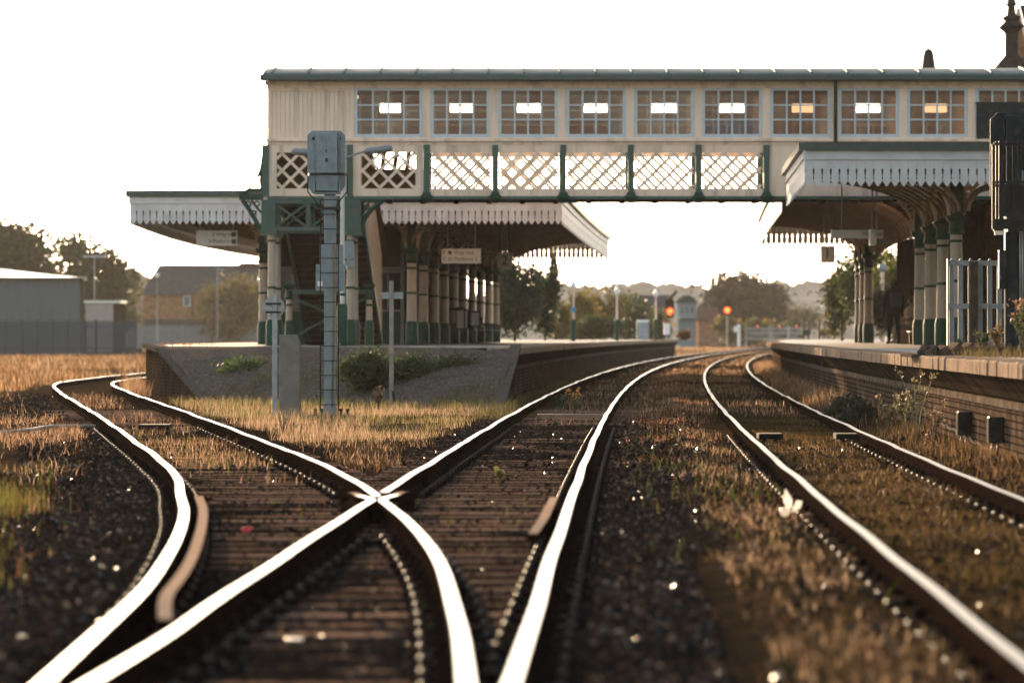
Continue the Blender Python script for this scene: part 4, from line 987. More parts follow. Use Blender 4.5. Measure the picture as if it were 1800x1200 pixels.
tag(b.build('rubble_heap',wm),'small heap of dark rubble at the left end of the sawtooth wedges','rubble')
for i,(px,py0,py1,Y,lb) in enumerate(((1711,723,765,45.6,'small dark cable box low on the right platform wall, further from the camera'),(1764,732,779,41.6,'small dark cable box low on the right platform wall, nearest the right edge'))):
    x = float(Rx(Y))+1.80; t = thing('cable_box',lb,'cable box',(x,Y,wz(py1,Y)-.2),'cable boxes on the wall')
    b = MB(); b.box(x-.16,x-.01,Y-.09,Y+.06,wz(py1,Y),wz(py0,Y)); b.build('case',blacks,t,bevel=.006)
    b = MB(); b.box(x-.17,x-.165,Y-.085,Y+.05,wz(py1,Y)+.01,wz(py0,Y)-.01); b.build('lid',concrete,t)  # pale plate paints the sunlit left face of the box
    b = MB(); b.tube([(x-.06,Y-.02,wz(py1,Y)),(x-.07,Y-.04,wz(py1,Y)-.12),(x-.1,Y-.1,-.2)],.014,6); b.tube([(x-.11,Y+.02,wz(py1,Y)),(x-.15,Y+.0,-.2)],.012,6); b.build('cable',blacks,t)
b = MB(); pts = []
for i in range(24):
    y = 50-8.0*i/23; pts.append((float(Rx(y))+1.80-.05-.02*(i%2), y, .10-.17*i/23+.018*math.sin(i*1.9)))
b.tube(pts,.010,6); tag(b.build('cable',concrete),'pale twisted cable hanging along the right platform wall','cable')
# boxes and troughs in the tracks
def trackbox(px0,px1,py0,py1,lab,dz=-.2):
    py=py1; Y = (CAMZ-dz)*F/(py-YH); t = thing('track_box',lab,'track box',(wx((px0+px1)/2,Y),Y,dz)); blk = matte; z1 = wz(py0,Y)
    b = MB(); b.box(wx(px0,Y),wx(px1,Y),Y,Y+.5,z1-.07,z1); b.build('cover',blk,t,bevel=.008)
    b = MB(); b.box(wx(px0,Y)+.05,wx(px0,Y)+.09,Y+.1,Y+.4,dz-.1,z1-.071); b.box(wx(px1,Y)-.09,wx(px1,Y)-.05,Y+.1,Y+.4,dz-.1,z1-.071); b.build('leg',blacks,t)
trackbox(1334,1377,762,786,'flat black track box just left of the far end of the mossy track'); trackbox(1470,1514,762,786,'flat black track box between the mossy track rails')
trackbox(243,297,746,764,'flat dark box between the rails of the left curving track')
b = MB(); b.box(wx(225,55.4),wx(352,55.4),55.3,55.5,-.2,-.13); tag(b.build('cable_trough',dkconc,bevel=.01),'pale straight cable duct across the left track','cable trough')
b = MB(); b.tube([(wx(-20,54),54,-.14),(wx(20,54),54,-.13),(wx(60,55),55,-.12),(wx(78,55.4),55.4,-.1),(wx(96,55.6),55.6,-.09),(wx(168,55.6),55.6,-.09)],.025,8); tag(b.build('pipe',mat('pale_pipe',(.3,.25,.2),.5)),'pale bent pipe lying on the ground left of the left track','pipe')
b = MB(); b.box(wx(945,65.5),wx(1062,65.5),65.4,65.55,-.2,-.115); tag(b.build('tie_bar',mat('rusty_tie_bar',(.25,.15,.09),.6,var=.3),bevel=.01),'flat rusty tie bar across the middle track','tie bar')
b = MB(); x,y = wx(1392,28.6),28.6; zg = float(Gz(x,y)); 
b.lathe([(.02,0),(.035,.02),(.04,.05),(.02,.06),(.0,.07)],(x-.05,y,zg),8); b.prism([(0,0),(.03,.01),(.035,.07),(-.015,.15),(-.03,.06)],lambda u,v,w:(x-.03+u,y+w,zg+.05+v),.02,.04); b.prism([(0,0),(.06,.03),(.075,.08),(.035,.085)],lambda u,v,w:(x+u,y+w,zg+.03+v),-.02,.0)
tag(b.build('litter',filmm),'crumpled white plastic litter beside the dull left rail of the mossy track','litter')
b = MB(); x,y = wx(427,27),27; zg=-.165; b.prism([(0,0),(.05,.01),(.075,.045),(.03,.06),(-.02,.04)],lambda u,v,w:(x+u,y+w+v*.4,zg+v*.7+.004),0,.008); tag(b.build('leaf',mat('red_leaf',(.5,.05,.05),.5,trans=.3)),'single red leaf lying on a timber left of the crossing','leaf')
b = MB(); x,y = wx(517,17.4),17.4; b.box(x-.04,x+.04,y-.03,y+.03,-.165,-.15); tag(b.build('metal_plate',mat('shiny_plate',(.55,.42,.32),.4,metal=.7),bevel=.012),'small shiny metal plate on a dark timber near the camera','metal plate')

# ------------------------------------------------------------------ hanging signs
def hang_sign(label,px0,px1,py0,py1,Y,zroof,lines,rods,sz,al='LEFT'):
    t = thing('hanging_sign',label,'sign',((wx(px0,Y)+wx(px1,Y))/2,Y,wz(py1,Y))); b = MB(); b.box(wx(px0,Y),wx(px1,Y),Y,Y+.07,wz(py1,Y),wz(py0,Y)); b.build('board',signw,t,bevel=.01)
    b = MB()
    for px in rods: b.tube([(wx(px,Y),Y+.035,wz(py0,Y)),(wx(px,Y),Y+.035,zroof-.2)],.018,6)
    b.build('hanger',galv,t)
    for (tx,px,py) in lines: text_obj(tx,sz,(wx(px,Y),Y-.004,wz(py,Y)),t,signd)
    return t
Y=111.5; t = hang_sign('white two line Way out sign hung right of the front island column',776,845,437,463,Y,ZI,[('Way out',798,444),('Platform 1',798,455.5)],(787,835),.155)
def arrow(t,px,py,Y,d=-1,s=.05):
    b = MB(); x,z = wx(px,Y),wz(py,Y); b.beam((x+d*s,Y-.004,z),(x-d*s*.4,Y-.004,z+s),.004,.018,up=(0,0,1)); b.beam((x+d*s,Y-.004,z),(x-d*s*.4,Y-.004,z-s),.004,.018); b.build('arrow',signd,t)
arrow(t,781.5,444,Y); arrow(t,781.5,455.5,Y)
b = MB(); b.tube([(wx(791,Y),Y-.006,wz(444,Y)),(wx(791,Y),Y-.001,wz(444,Y))],.055,14); b.ring((wx(791,Y),Y-.004,wz(455.5,Y)),.045,.011); b.build('symbol',signd,t)
Y=111.0; t = hang_sign('white direction sign hung under the left end of the island canopy',345,417,405,432,Y,ZI,[('Way out',380,412),('Platform 1',373,424)],(352,410),.15)
arrow(t,374,412,Y,1); arrow(t,368,424,Y,1)
b = MB(); 
for py in (412,424): b.box(wx(407,Y),wx(415,Y),Y-.006,Y-.001,wz(py+4.5,Y),wz(py-4,Y))
b.build('symbol',signd,t)
Y=124; t = hang_sign('square grey sign with the number 2 under the island canopy',874,901,445,471,Y,ZI,[],(880,895),.2); text_obj('2',.42,(wx(887,Y),Y-.004,wz(458,Y)),t,signd,align='CENTER')
Y=112; t = hang_sign('square grey sign with the number 1 under the right canopy edge',1442.5,1468,432,462,Y,ZR,[],(1448,1462),.2); text_obj('1',.40,(wx(1454,Y),Y-.004,wz(447,Y)),t,signd,align='CENTER')
Y=97; t = hang_sign('long grey sign hung across under the right canopy',1461,1553,404,419,Y,ZR,[('Way out',1515,411)],(1480,1541),.14)
Y=96; b = MB(); b.box(wx(1530,Y),wx(1540.5,Y),Y,Y+.5,wz(431,Y),wz(403,Y)); o=b.build('box_sign',mat('lit_box_sign',(.75,.68,.6),.5),bevel=.015); tag(o,'narrow pale box sign hung end on beside the long grey sign','sign')
m_=MB(); m_.tube([(wx(1535,Y),Y+.25,wz(403,Y)),(wx(1535,Y),Y+.25,ZR-.2)],.02,6); m_.build('hanger',galv,o)

# ------------------------------------------------------------------ island building, benches, notice boards
t = thing('waiting_room','dark timber waiting room under the island canopy','building',(-4.5,133,PZ))
c4 = [(-6.9,117.5),(-3.25,117.5),(-1.7,150),(-5.3,150)]
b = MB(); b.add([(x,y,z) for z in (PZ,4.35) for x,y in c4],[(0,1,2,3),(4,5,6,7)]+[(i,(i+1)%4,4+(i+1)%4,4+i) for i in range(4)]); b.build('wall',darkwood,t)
b = MB(); b.box(-6.85,-3.3,117.40,117.49,PZ,PZ+.95); b.build('dado',green,t)
grey_t = mat('grey_trim',(.16,.16,.155),.6)
b = MB(); b.box(-6.85,-3.2,117.38,117.49,3.02,3.2); b.box(-6.85,-3.2,117.38,117.49,1.88,1.94); b.box(-3.29,-3.19,117.36,117.49,PZ,4.3); b.build('frame',grey_t,t)
for x in (-6.3,-5.3,-4.3,-3.66):
    w = MB(); w.box(x-.03,x+.03,117.42,117.48,1.95,3.01); o = w.build('window',grey_t,t); g = MB(); g.box(x-.5 if x<-3.7 else x-.25,x-.04,117.46,117.485,1.96,3.0); g.build('pane',darkglass,o)
for i in range(7):
    y = 121+4.1*i; tx = (y-117.5)/32.5; x = -3.25+1.55*tx; w = MB(); w.box(x-.02,x+.05,y,y+1.3,1.9,3.3); o = w.build('window',grey_t,t); g = MB(); g.box(x+.051,x+.06,y+.08,y+1.22,1.98,3.22); g.build('pane',darkglass,o)
def board(px,py0,py1,w,Y,lab):
    t = thing('notice_board',lab,'notice board',(wx(px,Y),Y,PZ),'notice boards on the island'); b = MB(); b.box(wx(px,Y)-w/2,wx(px,Y)+w/2,Y,Y+.03,wz(py1,Y),wz(py0,Y)); b.build('poster',signw,t)
    b = MB(); b.box(wx(px,Y)-w/2-.04,wx(px,Y)+w/2+.04,Y+.031,Y+.09,wz(py1,Y)-.04,wz(py0,Y)+.05); 
    for s in (-1,1): b.box(wx(px,Y)+s*w*.4-.03,wx(px,Y)+s*w*.4+.03,Y+.04,Y+.08,PZ,wz(py1,Y)-.041)
    b.build('frame',blacks,t)
board(812,546,576,.34,128,'pale notice board right of the island columns, left one'); board(835,549,572,.26,133,'pale notice board right of the island columns, right one')
b = MB(); Y=127; b.box(wx(783,Y),wx(818,Y),Y,Y+.3,wz(546,Y),wz(540,Y)); b.box(wx(783,Y),wx(786,Y),Y+.1,Y+.2,PZ,wz(546,Y)); b.box(wx(815,Y),wx(818,Y),Y+.1,Y+.2,PZ,wz(546,Y)); tag(b.build('shelter_frame',blacks),'dark low frame beside the left notice board','frame')
def bench(px,Y,lab):
    x = wx(px,Y); t = thing('bench',lab,'bench',(x,Y,PZ),'benches on the island'); b = MB()
    for i in range(4): b.box(x-.28+.12*i,x-.19+.12*i,Y,Y+1.5,PZ+.44,PZ+.47)
    b.build('seat',galv,t); b = MB()
    for i in range(3): b.box(x-.33-.03*i,x-.30-.03*i,Y,Y+1.5,PZ+.55+.12*i,PZ+.64+.12*i)
    b.build('backrest',galv,t)
    for yy in (Y+.1,Y+1.35):
        b = MB(); b.box(x-.28,x-.24,yy,yy+.05,PZ,PZ+.44); b.box(x+.12,x+.16,yy,yy+.05,PZ,PZ+.44); b.box(x-.36,x-.30,yy,yy+.05,PZ+.44,PZ+.92); b.tube([(x-.3,yy+.02,PZ+.66),(x+.14,yy+.02,PZ+.66),(x+.16,yy+.02,PZ+.44)],.03,8); b.build('leg',blacks,t)
bench(848,137,'metal platform bench near the right notice board'); bench(862,143,'metal platform bench with sunlit armrests nearest the hedge'); bench(871,150,'metal platform bench farthest along the island')
# ------------------------------------------------------------------ station building on the right
t = thing('station_building','dark brick station building with slate roof behind the right platform','building',(16,115,PZ))
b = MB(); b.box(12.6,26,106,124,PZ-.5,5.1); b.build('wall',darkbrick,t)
b = MB(); b.add([(12.0,105.4,5.05),(26.6,105.4,5.05),(26.6,115,8.55),(12.0,115,8.55),(12.0,124.6,5.05),(26.6,124.6,5.05),(12,115,5.05),(26.6,115,5.05)],[(0,1,2,3),(3,2,5,4),(0,3,4),(1,5,2),(0,4,5,1)]); rf=b.build('roof',slate,t)
x=wx(1632,115); b=MB(); b.lathe([(.36,8.4),(.30,8.6),(.24,8.78),(.19,9.0),(.17,9.2),(.13,9.38),(.05,9.45)],(x,115,0),10); b.build('roof_vent',blacks,rf)
gx=wx(1789,113); zb_=wz(135,113); za_=wz(18,113)
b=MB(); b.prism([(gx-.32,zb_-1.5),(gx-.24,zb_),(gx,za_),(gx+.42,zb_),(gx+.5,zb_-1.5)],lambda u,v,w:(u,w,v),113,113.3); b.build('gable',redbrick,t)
b=MB(); b.beam((gx-.26,112.95,zb_),(gx-.01,112.95,za_+.05),.07,.09,up=(0,1,0)); b.beam((gx+.02,112.95,za_+.05),(gx+.46,112.95,zb_),.07,.09,up=(0,1,0)); b.build('bargeboard',cream,t)
b=MB(); b.add([(gx+.05,112.9,za_+.1),(gx+.52,112.9,zb_),(gx+5,116,zb_),(gx+4.6,116,za_+.1)],[(0,1,2,3)]); b.add([(gx+.05,112.97,za_+.15),(gx+.52,112.97,zb_+.05),(gx+5,116.07,zb_+.05),(gx+4.6,116.07,za_+.15)],[(0,1,2,3)]); b.build('steep_roof',slate,t)
Yc=111.; s=Yc/F; cx=wx(1778,Yc)
def zc(py): return wz(py,Yc)
b=MB(); b.lathe([(.42,zc(140)),(.40,zc(116)),(.20,zc(100)),(.16,zc(97)),(.16,zc(60)),(.19,zc(56)),(.33,zc(48)),(.20,zc(40)),(.16,zc(37)),(.22,zc(34)),(.22,zc(30)),(.11,zc(27)),(.09,zc(12)),(.14,zc(8)),(.10,zc(4)),(.10,zc(-30))],(cx,Yc,0),sq=True); b.build('chimney',mat('sooty_chimney',(.05,.04,.035),.8,var=.3),t)
# brick pier and lit doorway beyond the person
b=MB(); b.box(wx(1600,112),wx(1617,112),112,116,PZ,3.9); tag(b.build('brick_pier',darkbrick,bevel=.02),'narrow dark brick pier behind the standing person','pier')

# ------------------------------------------------------------------ people
def body(name,label,loc,pts,edges,rad,m,scale=1.0,rot=0):
    """one continuous skinned surface from a joint skeleton"""
    me=bpy.data.meshes.new(name); me.from_pydata([tuple(Vector(p)*scale) for p in pts],edges,[])
    o=bpy.data.objects.new(name,me); COL.objects.link(o)
    sk=o.modifiers.new('s','SKIN'); sk.use_smooth_shade=True
    for i,r in enumerate(rad): me.skin_vertices[0].data[i].radius=(r*scale,r*scale) if not isinstance(r,tuple) else (r[0]*scale,r[1]*scale)
    me.skin_vertices[0].data[0].use_root=True
    su=o.modifiers.new('u','SUBSURF'); su.levels=1; su.render_levels=1
    dg=bpy.context.evaluated_depsgraph_get(); me2=bpy.data.meshes.new_from_object(o.evaluated_get(dg)); o.modifiers.clear(); o.data=me2; bpy.data.meshes.remove(me)
    me2.materials.clear(); me2.materials.append(m); o.location=loc; o.rotation_euler.z=rot
    return o
def figure(sit=False):
    P_=[];E_=[];R_a=[]
    def n(p,r,par=None):
        P_.append(p);R_a.append(r)
        if par is not None:E_.append((par,len(P_)-1))
        return len(P_)-1
    hz=.93 if not sit else .50
    pel=n((0,0,hz),(.17,.125)); w=n((0,.0,hz+.16),(.155,.11),pel); ch=n((0,.01,hz+.36),(.185,.125),w); ne=n((0,.0,hz+.54),(.06,.06),ch); h0=n((0,-.01,hz+.62),(.07,.08),ne); h1=n((0,-.01,hz+.72),(.085,.10),h0); n((0,-.0,hz+.79),(.05,.06),h1)
    for s in (-1,1):
        sh=n((s*.19,.01,hz+.47),.07,ch); 
        if sit: el=n((s*.25,-.10,hz+.22),.05,sh); wr=n((s*.14,-.34,hz+.16),.034,el)
        else: el=n((s*.26,.03,hz+.19),.052,sh); wr=n((s*.25,-.06,hz-.05),.036,el)
        d=Vector((0,-.2,-1)) if not sit else Vector((-s*.3,-1,-.3)); d.normalize(); pa=n(tuple(Vector(P_[wr])+d*.07),(.036,.022),wr)
        for k in range(4):
            f=Vector(P_[pa])+d*.045+Vector((0,(k-1.5)*.019,0) if not sit else ((k-1.5)*.019,0,0)); f1=n(tuple(f),.0095,pa); n(tuple(f+d*(.035+.008*(k in(1,2)))+Vector((-s*.012,-.006,0))),.008,f1)
        th=n(tuple(Vector(P_[pa])+d*.01+Vector((-s*.01,-.04,0) if not sit else (-s*.04,0,.01))),.011,pa); n(tuple(Vector(P_[th])+d*.035),.009,th)
        hp=n((s*.095,0,hz-.06),.10,pel)
        if sit: kn=n((s*.13,-.44,hz+.0),.068,hp); an=n((s*.13,-.47,.10),.043,kn); n((s*.14,-.62,.035),.034,an)
        else: kn=n((s*.115,-.02,.49),.068,hp); an=n((s*.12+.02*s,.03,.09),.045,kn); n((s*.15,-.13,.035),.036,an)
    return P_,E_,R_a
def person(label,loc,rot,sit,coat,extra,sc=1.0):
    t=thing('person',label,'person',loc); pts,ed,rd=figure(sit); o=body('body',None,(0,0,0),pts,ed,rd,coat,sc,rot); o.parent=t
    hz=(.93 if not sit else .50)*sc; rm=Matrix.Rotation(rot,4,'Z')
    def child(mb,nm,m):
        mb.v=[tuple(rm@Vector(v)) for v in mb.v]; c=mb.build(nm,m,None,fix=False); c.parent=t; return c
    h=MB(); h.lathe([(.02,-.11),(.092,-.06),(.108,.0),(.102,.06),(.07,.105),(.0,.118)],(0,.018,hz+.72*sc),14); child(h,'hair',hairm)
    f=MB(); f.lathe([(.0,-.03),(.014,-.02),(.016,0),(.0,.035)],(0,-.115,hz+.70*sc),8); child(f,'nose',skin)
    for s in(-1,1): f=MB(); f.lathe([(0,-.008),(.011,0),(0,.008)],(s*.033,-.098,hz+.735*sc),8); child(f,'eye',litm); f=MB(); f.lathe([(0,-.03),(.014,-.01),(.014,.015),(0,.03)],(s*.092,.0,hz+.71*sc),8); child(f,'ear',skin)
    f=MB(); f.box(-.025,.025,-.106,-.094,hz+.655*sc,hz+.665*sc); child(f,'mouth',skin)
    extra(child,hz); return t
def jacket(child,hz):
    j=MB(); j.lathe([(.19,-.10),(.205,.0),(.195,.2),(.215,.38),(.20,.48),(.09,.55),(.075,.57)],(0,.005,hz),16); child(j,'jacket',blackcloth)
    p=MB(); p.box(-.15,.15,.17,.33,hz+.08,hz+.47); p.box(-.12,.12,.331,.37,hz+.1,hz+.28); c=child(p,'backpack',mat('navy_bag',(.02,.026,.04),.7,var=.2)); bv=c.modifiers.new('b','BEVEL'); bv.width=.05; bv.segments=3
def shirt(child,hz):
    j=MB(); j.lathe([(.18,-.06),(.185,.1),(.205,.36),(.19,.46),(.09,.54)],(0,.0,hz),16); child(j,'shirt',mat('pale_cloth',(.30,.24,.19),.85,var=.1))
Yp=108; person('dark clothed person with a backpack standing on the right platform, back to the camera',(wx(1571,Yp),Yp,PZ+.015),math.pi+.15,False,blackcloth,jacket,1.0)
Yp=110; person('seated person in pale clothes beside the brick pier on the right platform',(wx(1603,Yp),Yp,PZ+.012),-math.pi/2+.3,True,mat('pale_trousers',(.22,.18,.15),.85,var=.1),shirt,1.0)
x=wx(1606,110); t=thing('bench','dark platform bench under the seated person','bench',(x,110,PZ)); b=MB(); b.box(x-.1,x+.35,109.5,110.9,PZ+.35,PZ+.39); b.build('seat',blacks,t); b=MB(); b.box(x+.31,x+.35,109.5,110.9,PZ+.391,PZ+.8); b.build('backrest',blacks,t)
for yy in (109.6,110.7): b=MB(); b.box(x-.05,x+.3,yy,yy+.05,PZ,PZ+.349); b.build('leg',blacks,t)

# ------------------------------------------------------------------ trees and bushes
G1=[(.055,.075,.022),(.045,.06,.02),(.075,.085,.025),(.10,.085,.03)]
G2=[(.035,.05,.02),(.028,.042,.018),(.05,.06,.022)]
GY=[(.16,.125,.03),(.12,.11,.035),(.09,.095,.03),(.18,.12,.03)]
DK=[(.03,.036,.024),(.024,.03,.02),(.04,.042,.026)]
def tree(name,label,cat,c,ell,n,size,cols,seed,base,clumps=34,surf=.5,group=None,trunk=True,spread=1.0,multi=1):
    rng=np.random.default_rng(seed); t=thing(name,label,cat,(c[0],c[1],base),group)
    V,C=leaves(c,spread,n,size,cols,rng,clumps,ell,surf,zmin=base+.05)
    quad_mesh('crown',V,C,leafm,t)
    b=MB(); rr=random.Random(seed); r=max(.03,.05*ell[0])
    if trunk:
        b.tube([(c[0],c[1],base-.2),(c[0]+.1*r,c[1],base+(c[2]-base)*.5),(c[0],c[1],c[2]+ell[2]*.3)],[r*1.3,r,r*.35],8)
        for k in range(5):
            a=rr.random()*6.28; z0=base+(c[2]-base)*(.35+.12*k); b.tube([(c[0],c[1],z0),(c[0]+math.cos(a)*ell[0]*.35,c[1]+math.sin(a)*ell[1]*.3,z0+ell[2]*.3),(c[0]+math.cos(a)*ell[0]*.7,c[1]+math.sin(a)*ell[1]*.6,z0+ell[2]*.55)],[r*.6,r*.35,r*.12],6)
        b.build('trunk',barkm,t)
    else:
        for k in range(6):
            a=k*1.05+rr.random(); b.tube([(c[0],c[1],base-.05),(c[0]+math.cos(a)*ell[0]*.3,c[1]+math.sin(a)*ell[1]*.3,base+ell[2]*.7),(c[0]+math.cos(a)*ell[0]*.6,c[1]+math.sin(a)*ell[1]*.6,base+ell[2]*1.3)],[r*.4,r*.25,r*.1],5)
        b.build('stem',barkm,t)
    return t
def ptree(name,label,cat,pxc,pyt,pyb,pw,Y,n,size,cols,seed,dep=.8,**k):
    zt,zb=wz(pyt,Y),wz(pyb,Y); a=pw/2/F*Y; c=(wx(pxc,Y),Y,(zt*.52+zb*.48)); ell=(a*.92,max(a*dep,.3),(zt-zb)*.44)
    return tree(name,label,cat,c,ell,n,size,cols,seed,k.pop('base',zb),**k)
# ramp bushes
def rampz(px,py): return None
ptree('bush','round dense green bush, largest on the island ramp, right of the signal','bush',645,612,690,104,79.2,5200,.04,[(.05,.075,.03),(.04,.06,.026),(.07,.09,.04)],1,trunk=False,surf=.15,clumps=46,spread=1.2)
ptree('bush','low green bush on the island ramp just right of the largest bush','bush',722,628,672,78,79.5,3200,.04,[(.05,.075,.03),(.065,.085,.04)],2,trunk=False,surf=.15,clumps=34,spread=1.3)
ptree('bush','loose green bush near the right edge of the island ramp','bush',806,624,664,70,80,2200,.04,[(.055,.075,.035),(.075,.08,.045)],3,trunk=False,surf=.15,clumps=26,spread=1.5)
ptree('bush','low grassy green bush on the left of the island ramp','bush',432,634,672,92,84.3,2600,.04,[(.055,.09,.025),(.045,.075,.025),(.07,.095,.035)],4,trunk=False,surf=.15,clumps=30,spread=1.4)
# trees on the left horizon
TL='trees behind the grey shed'
ptree('tree','dark tall tree at the left edge behind the grey shed','tree',20,388,560,150,400,5200,.34,G2,11,clumps=46,surf=.45,group=TL)
ptree('tree','loose crowned tree with sky gaps right of the darkest left tree','tree',112,405,565,120,410,3300,.32,G1,12,clumps=34,surf=.6,group=TL)
ptree('tree','dark tree behind the tee shaped lamp on the left','tree',178,424,580,90,405,2800,.32,G2,13,clumps=30,surf=.55,group=TL)
ptree('tree','small thin tree at the right end of the left trees','tree',222,468,580,60,425,900,.3,G1,14,clumps=16,surf=.6,group=TL)
ptree('tree','yellow green bushy tree in front of the slate roofed house','tree',402,488,598,104,430,4200,.24,GY,15,clumps=40,surf=.45,base=-.3)
ptree('tree','sunlit yellow tree beside the house, next to the bridge column','tree',458,488,598,46,432,1400,.24,GY,16,clumps=20,surf=.5,base=-.3)
# hedge on the island and the middle distance
ptree('tree','dense dark green hedge tree behind the canopy on the island','tree',905,452,596,90,196,6500,.12,[(.035,.055,.03),(.028,.045,.026),(.05,.065,.032)],21,clumps=50,surf=.4,base=PZ)
ptree('tree','ragged green tree right of the hedge tree on the island, with a tall leaning tip','tree',958,470,596,54,200,3600,.11,[(.045,.06,.03),(.035,.05,.028),(.09,.08,.04)],22,clumps=36,surf=.45,base=PZ)
ptree('tree','narrow leaning sprig growing above the ragged tree on the island','tree',973,440,500,14,200,420,.1,G2,23,clumps=10,surf=.5,base=3.2)
BG='bushes beyond the island platform end'
for i,(px,pt,pb,w,Y,cols,lb) in enumerate([(1015,520,600,70,300,GY,'ochre bush left of the first far lamp post'),(1062,512,600,80,310,GY,'ochre bush between the two far lamp posts'),(1105,518,600,70,320,G1,'rounded green bush behind the second far lamp post'),(1150,548,602,60,330,GY,'low bush left of the left red signal'),(1040,556,602,110,290,G1,'low dark bush at the foot of the far lamp posts'),(985,540,600,40,285,GY,'pale bush just right of the island tree')]):
    ptree('bush',lb,'bush',px,pt,pb,w,Y,2200,.17,cols,30+i,clumps=28,surf=.45,group=BG,base=-.3)
ptree('tree','large dark round tree behind the right red signal','tree',1316,478,604,150,520,9500,.36,DK,41,clumps=60,surf=.35,base=-.4)
ptree('tree','far pale tree to the right of the large round tree','tree',1400,536,600,90,620,2200,.3,G1,42,clumps=30,surf=.5,base=-.4)
ptree('bush','low bush in front of the large round tree, at its left','bush',1283,556,600,50,440,1500,.22,GY,43,clumps=22,surf=.5,base=-.4)
ptree('bush','low bush in front of the large round tree, at its right','bush',1330,560,600,50,445,1500,.22,GY,44,clumps=22,surf=.5,base=-.4)
ptree('bush','grey green bush behind the level crossing gate','bush',1385,564,602,60,480,1500,.24,G1,45,clumps=22,surf=.5,base=-.4)
# behind the right platform
for i,(x_,y_,h_) in enumerate(((15.5,34,15),(17,47,17),(18,61,16),(19.5,75,14))):  # out-of-frame trees, added to block sky light from the right side
    tree('tree',['tall tree beyond the right platform, nearest the camera','tall tree beyond the right platform, second from the camera','tall tree beyond the right platform, third from the camera','tall tree beyond the right platform, nearest the bridge'][i],'tree',(x_,y_,h_*.55),(4.2,6.5,h_*.45),2600,.75,G2,80+i,-.2,clumps=50,surf=.3,group='trees beyond the right platform')
ptree('bush','dark round clipped bush left of the standing person','bush',1549,503,584,58,150,4200,.07,DK,51,clumps=60,surf=.3,trunk=False,base=PZ)
ptree('tree','yellow green tree behind the right platform, above the clipped bush','tree',1572,458,600,90,170,5200,.1,[(.10,.115,.02),(.13,.13,.025),(.07,.09,.02)],52,clumps=44,surf=.45,base=PZ)
ptree('tree','dark leafy tree behind the far right columns','tree',1530,432,560,110,185,5200,.12,[(.05,.07,.02),(.07,.085,.025),(.04,.055,.02)],53,clumps=44,surf=.5,base=PZ)
ptree('tree','leaning leafy tree left of the far orange columns','tree',1480,468,600,62,190,2600,.11,[(.075,.085,.02),(.11,.10,.03),(.05,.06,.02)],54,clumps=26,surf=.5,base=PZ)
ptree('tree','brown green tree close behind the standing person','tree',1610,440,600,80,175,3600,.11,G1,55,clumps=36,surf=.45,base=PZ)

# ------------------------------------------------------------------ left background: shed, hut, fences, house
shm=mat('blue_grey_cladding',(.085,.115,.13),.8,var=.1,scale=2,stretch=(6,6,.3))
Y=320; t=thing('shed','large blue grey metal shed with a bright curved roof','shed',(wx(40,Y),Y,-.3))
xb=wx(145,Y+9); b=MB(); x=wx(146,Y); b.prism([(-62,Y),(x,Y),(xb,Y+9),(-62,Y+9)],lambda u,v,w:(u,v,w),-.4,wz(490,Y)); b.build('wall',shm,t)
b=MB(); xr=wx(152,Y); secs=[]
for u in np.linspace(0,1,14): x=-62+(xr+62)*u; z=wz(487,Y)+2.6*max(0,min(1,(1-u)*2.6))**1.3*.5; k_=wx(152,Y+9.4)/xr; xk=x*k_; secs.append([(x,Y-.4,wz(489,Y)),(x,Y-.4,wz(487,Y)),(x*(1+k_)/2,Y+4.5,z+.02),(xk,Y+9.4,wz(487,Y)),(xk,Y+9.4,wz(489,Y))])
b.sweep(secs,closed_prof=True); b.build('roof',mat('bright_metal_roof',(.75,.72,.68),.32,metal=.7,var=.05),t)
b=MB(); b.box(wx(141,Y),wx(146,Y)+.02,Y-.08,Y-.02,-.3,wz(489.5,Y)); b.build('corner_trim',blacks,t)
b=MB(); b.box(-62,xr,Y-.5,Y-.41,wz(491,Y),wz(488,Y)); b.build('gutter',blacks,t)
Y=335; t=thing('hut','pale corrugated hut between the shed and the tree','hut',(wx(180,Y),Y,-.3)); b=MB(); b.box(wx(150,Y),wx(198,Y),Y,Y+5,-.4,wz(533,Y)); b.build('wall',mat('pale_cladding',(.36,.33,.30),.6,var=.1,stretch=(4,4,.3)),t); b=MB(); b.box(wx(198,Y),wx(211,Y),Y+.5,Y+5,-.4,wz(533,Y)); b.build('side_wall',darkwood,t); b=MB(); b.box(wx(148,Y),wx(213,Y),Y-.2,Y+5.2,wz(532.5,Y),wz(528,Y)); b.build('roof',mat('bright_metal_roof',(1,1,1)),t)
def palisade(label,px0,px1,py0,py1,Y,m,pitch,posts):
    t=thing('palisade_fence',label,'fence',((wx(px0,Y)+wx(px1,Y))/2,Y,-.35)); b=MB(); x=wx(px0,Y); z1=wz(py0,Y)
    while x<wx(px1,Y):
        b.prism([(x,-.3),(x+pitch*.72,-.3),(x+pitch*.72,z1-.1),(x+pitch*.36,z1+random.uniform(0,.05)),(x,z1-.1)],lambda u,v,w:(u,w,v),Y,Y+.03); x+=pitch
    o=b.build('pales',m,t); b=MB()
    for z in (.25,z1-.5): b.box(wx(px0,Y),wx(px1,Y),Y+.031,Y+.09,z,z+.08)
    b.build('rails',m,t)
    for px in posts: b=MB(); b.box(wx(px,Y)-.08,wx(px,Y)+.08,Y+.1,Y+.22,-.4,z1+.05); b.build('post',m,t)
pal=mat('blue_grey_steel_fence',(.03,.06,.08),.8,var=.15); pal2=mat('pale_steel_fence',(.23,.27,.285),.8,var=.15)
palisade('dark blue grey steel palisade fence in front of the shed',-40,238,563,632,285,pal,.155,(10,38,65,93,120,148,168,210))
palisade('paler steel palisade fence running behind the island platform',205,520,571,606,430,pal2,.17,(240,280,320,360,400,440))
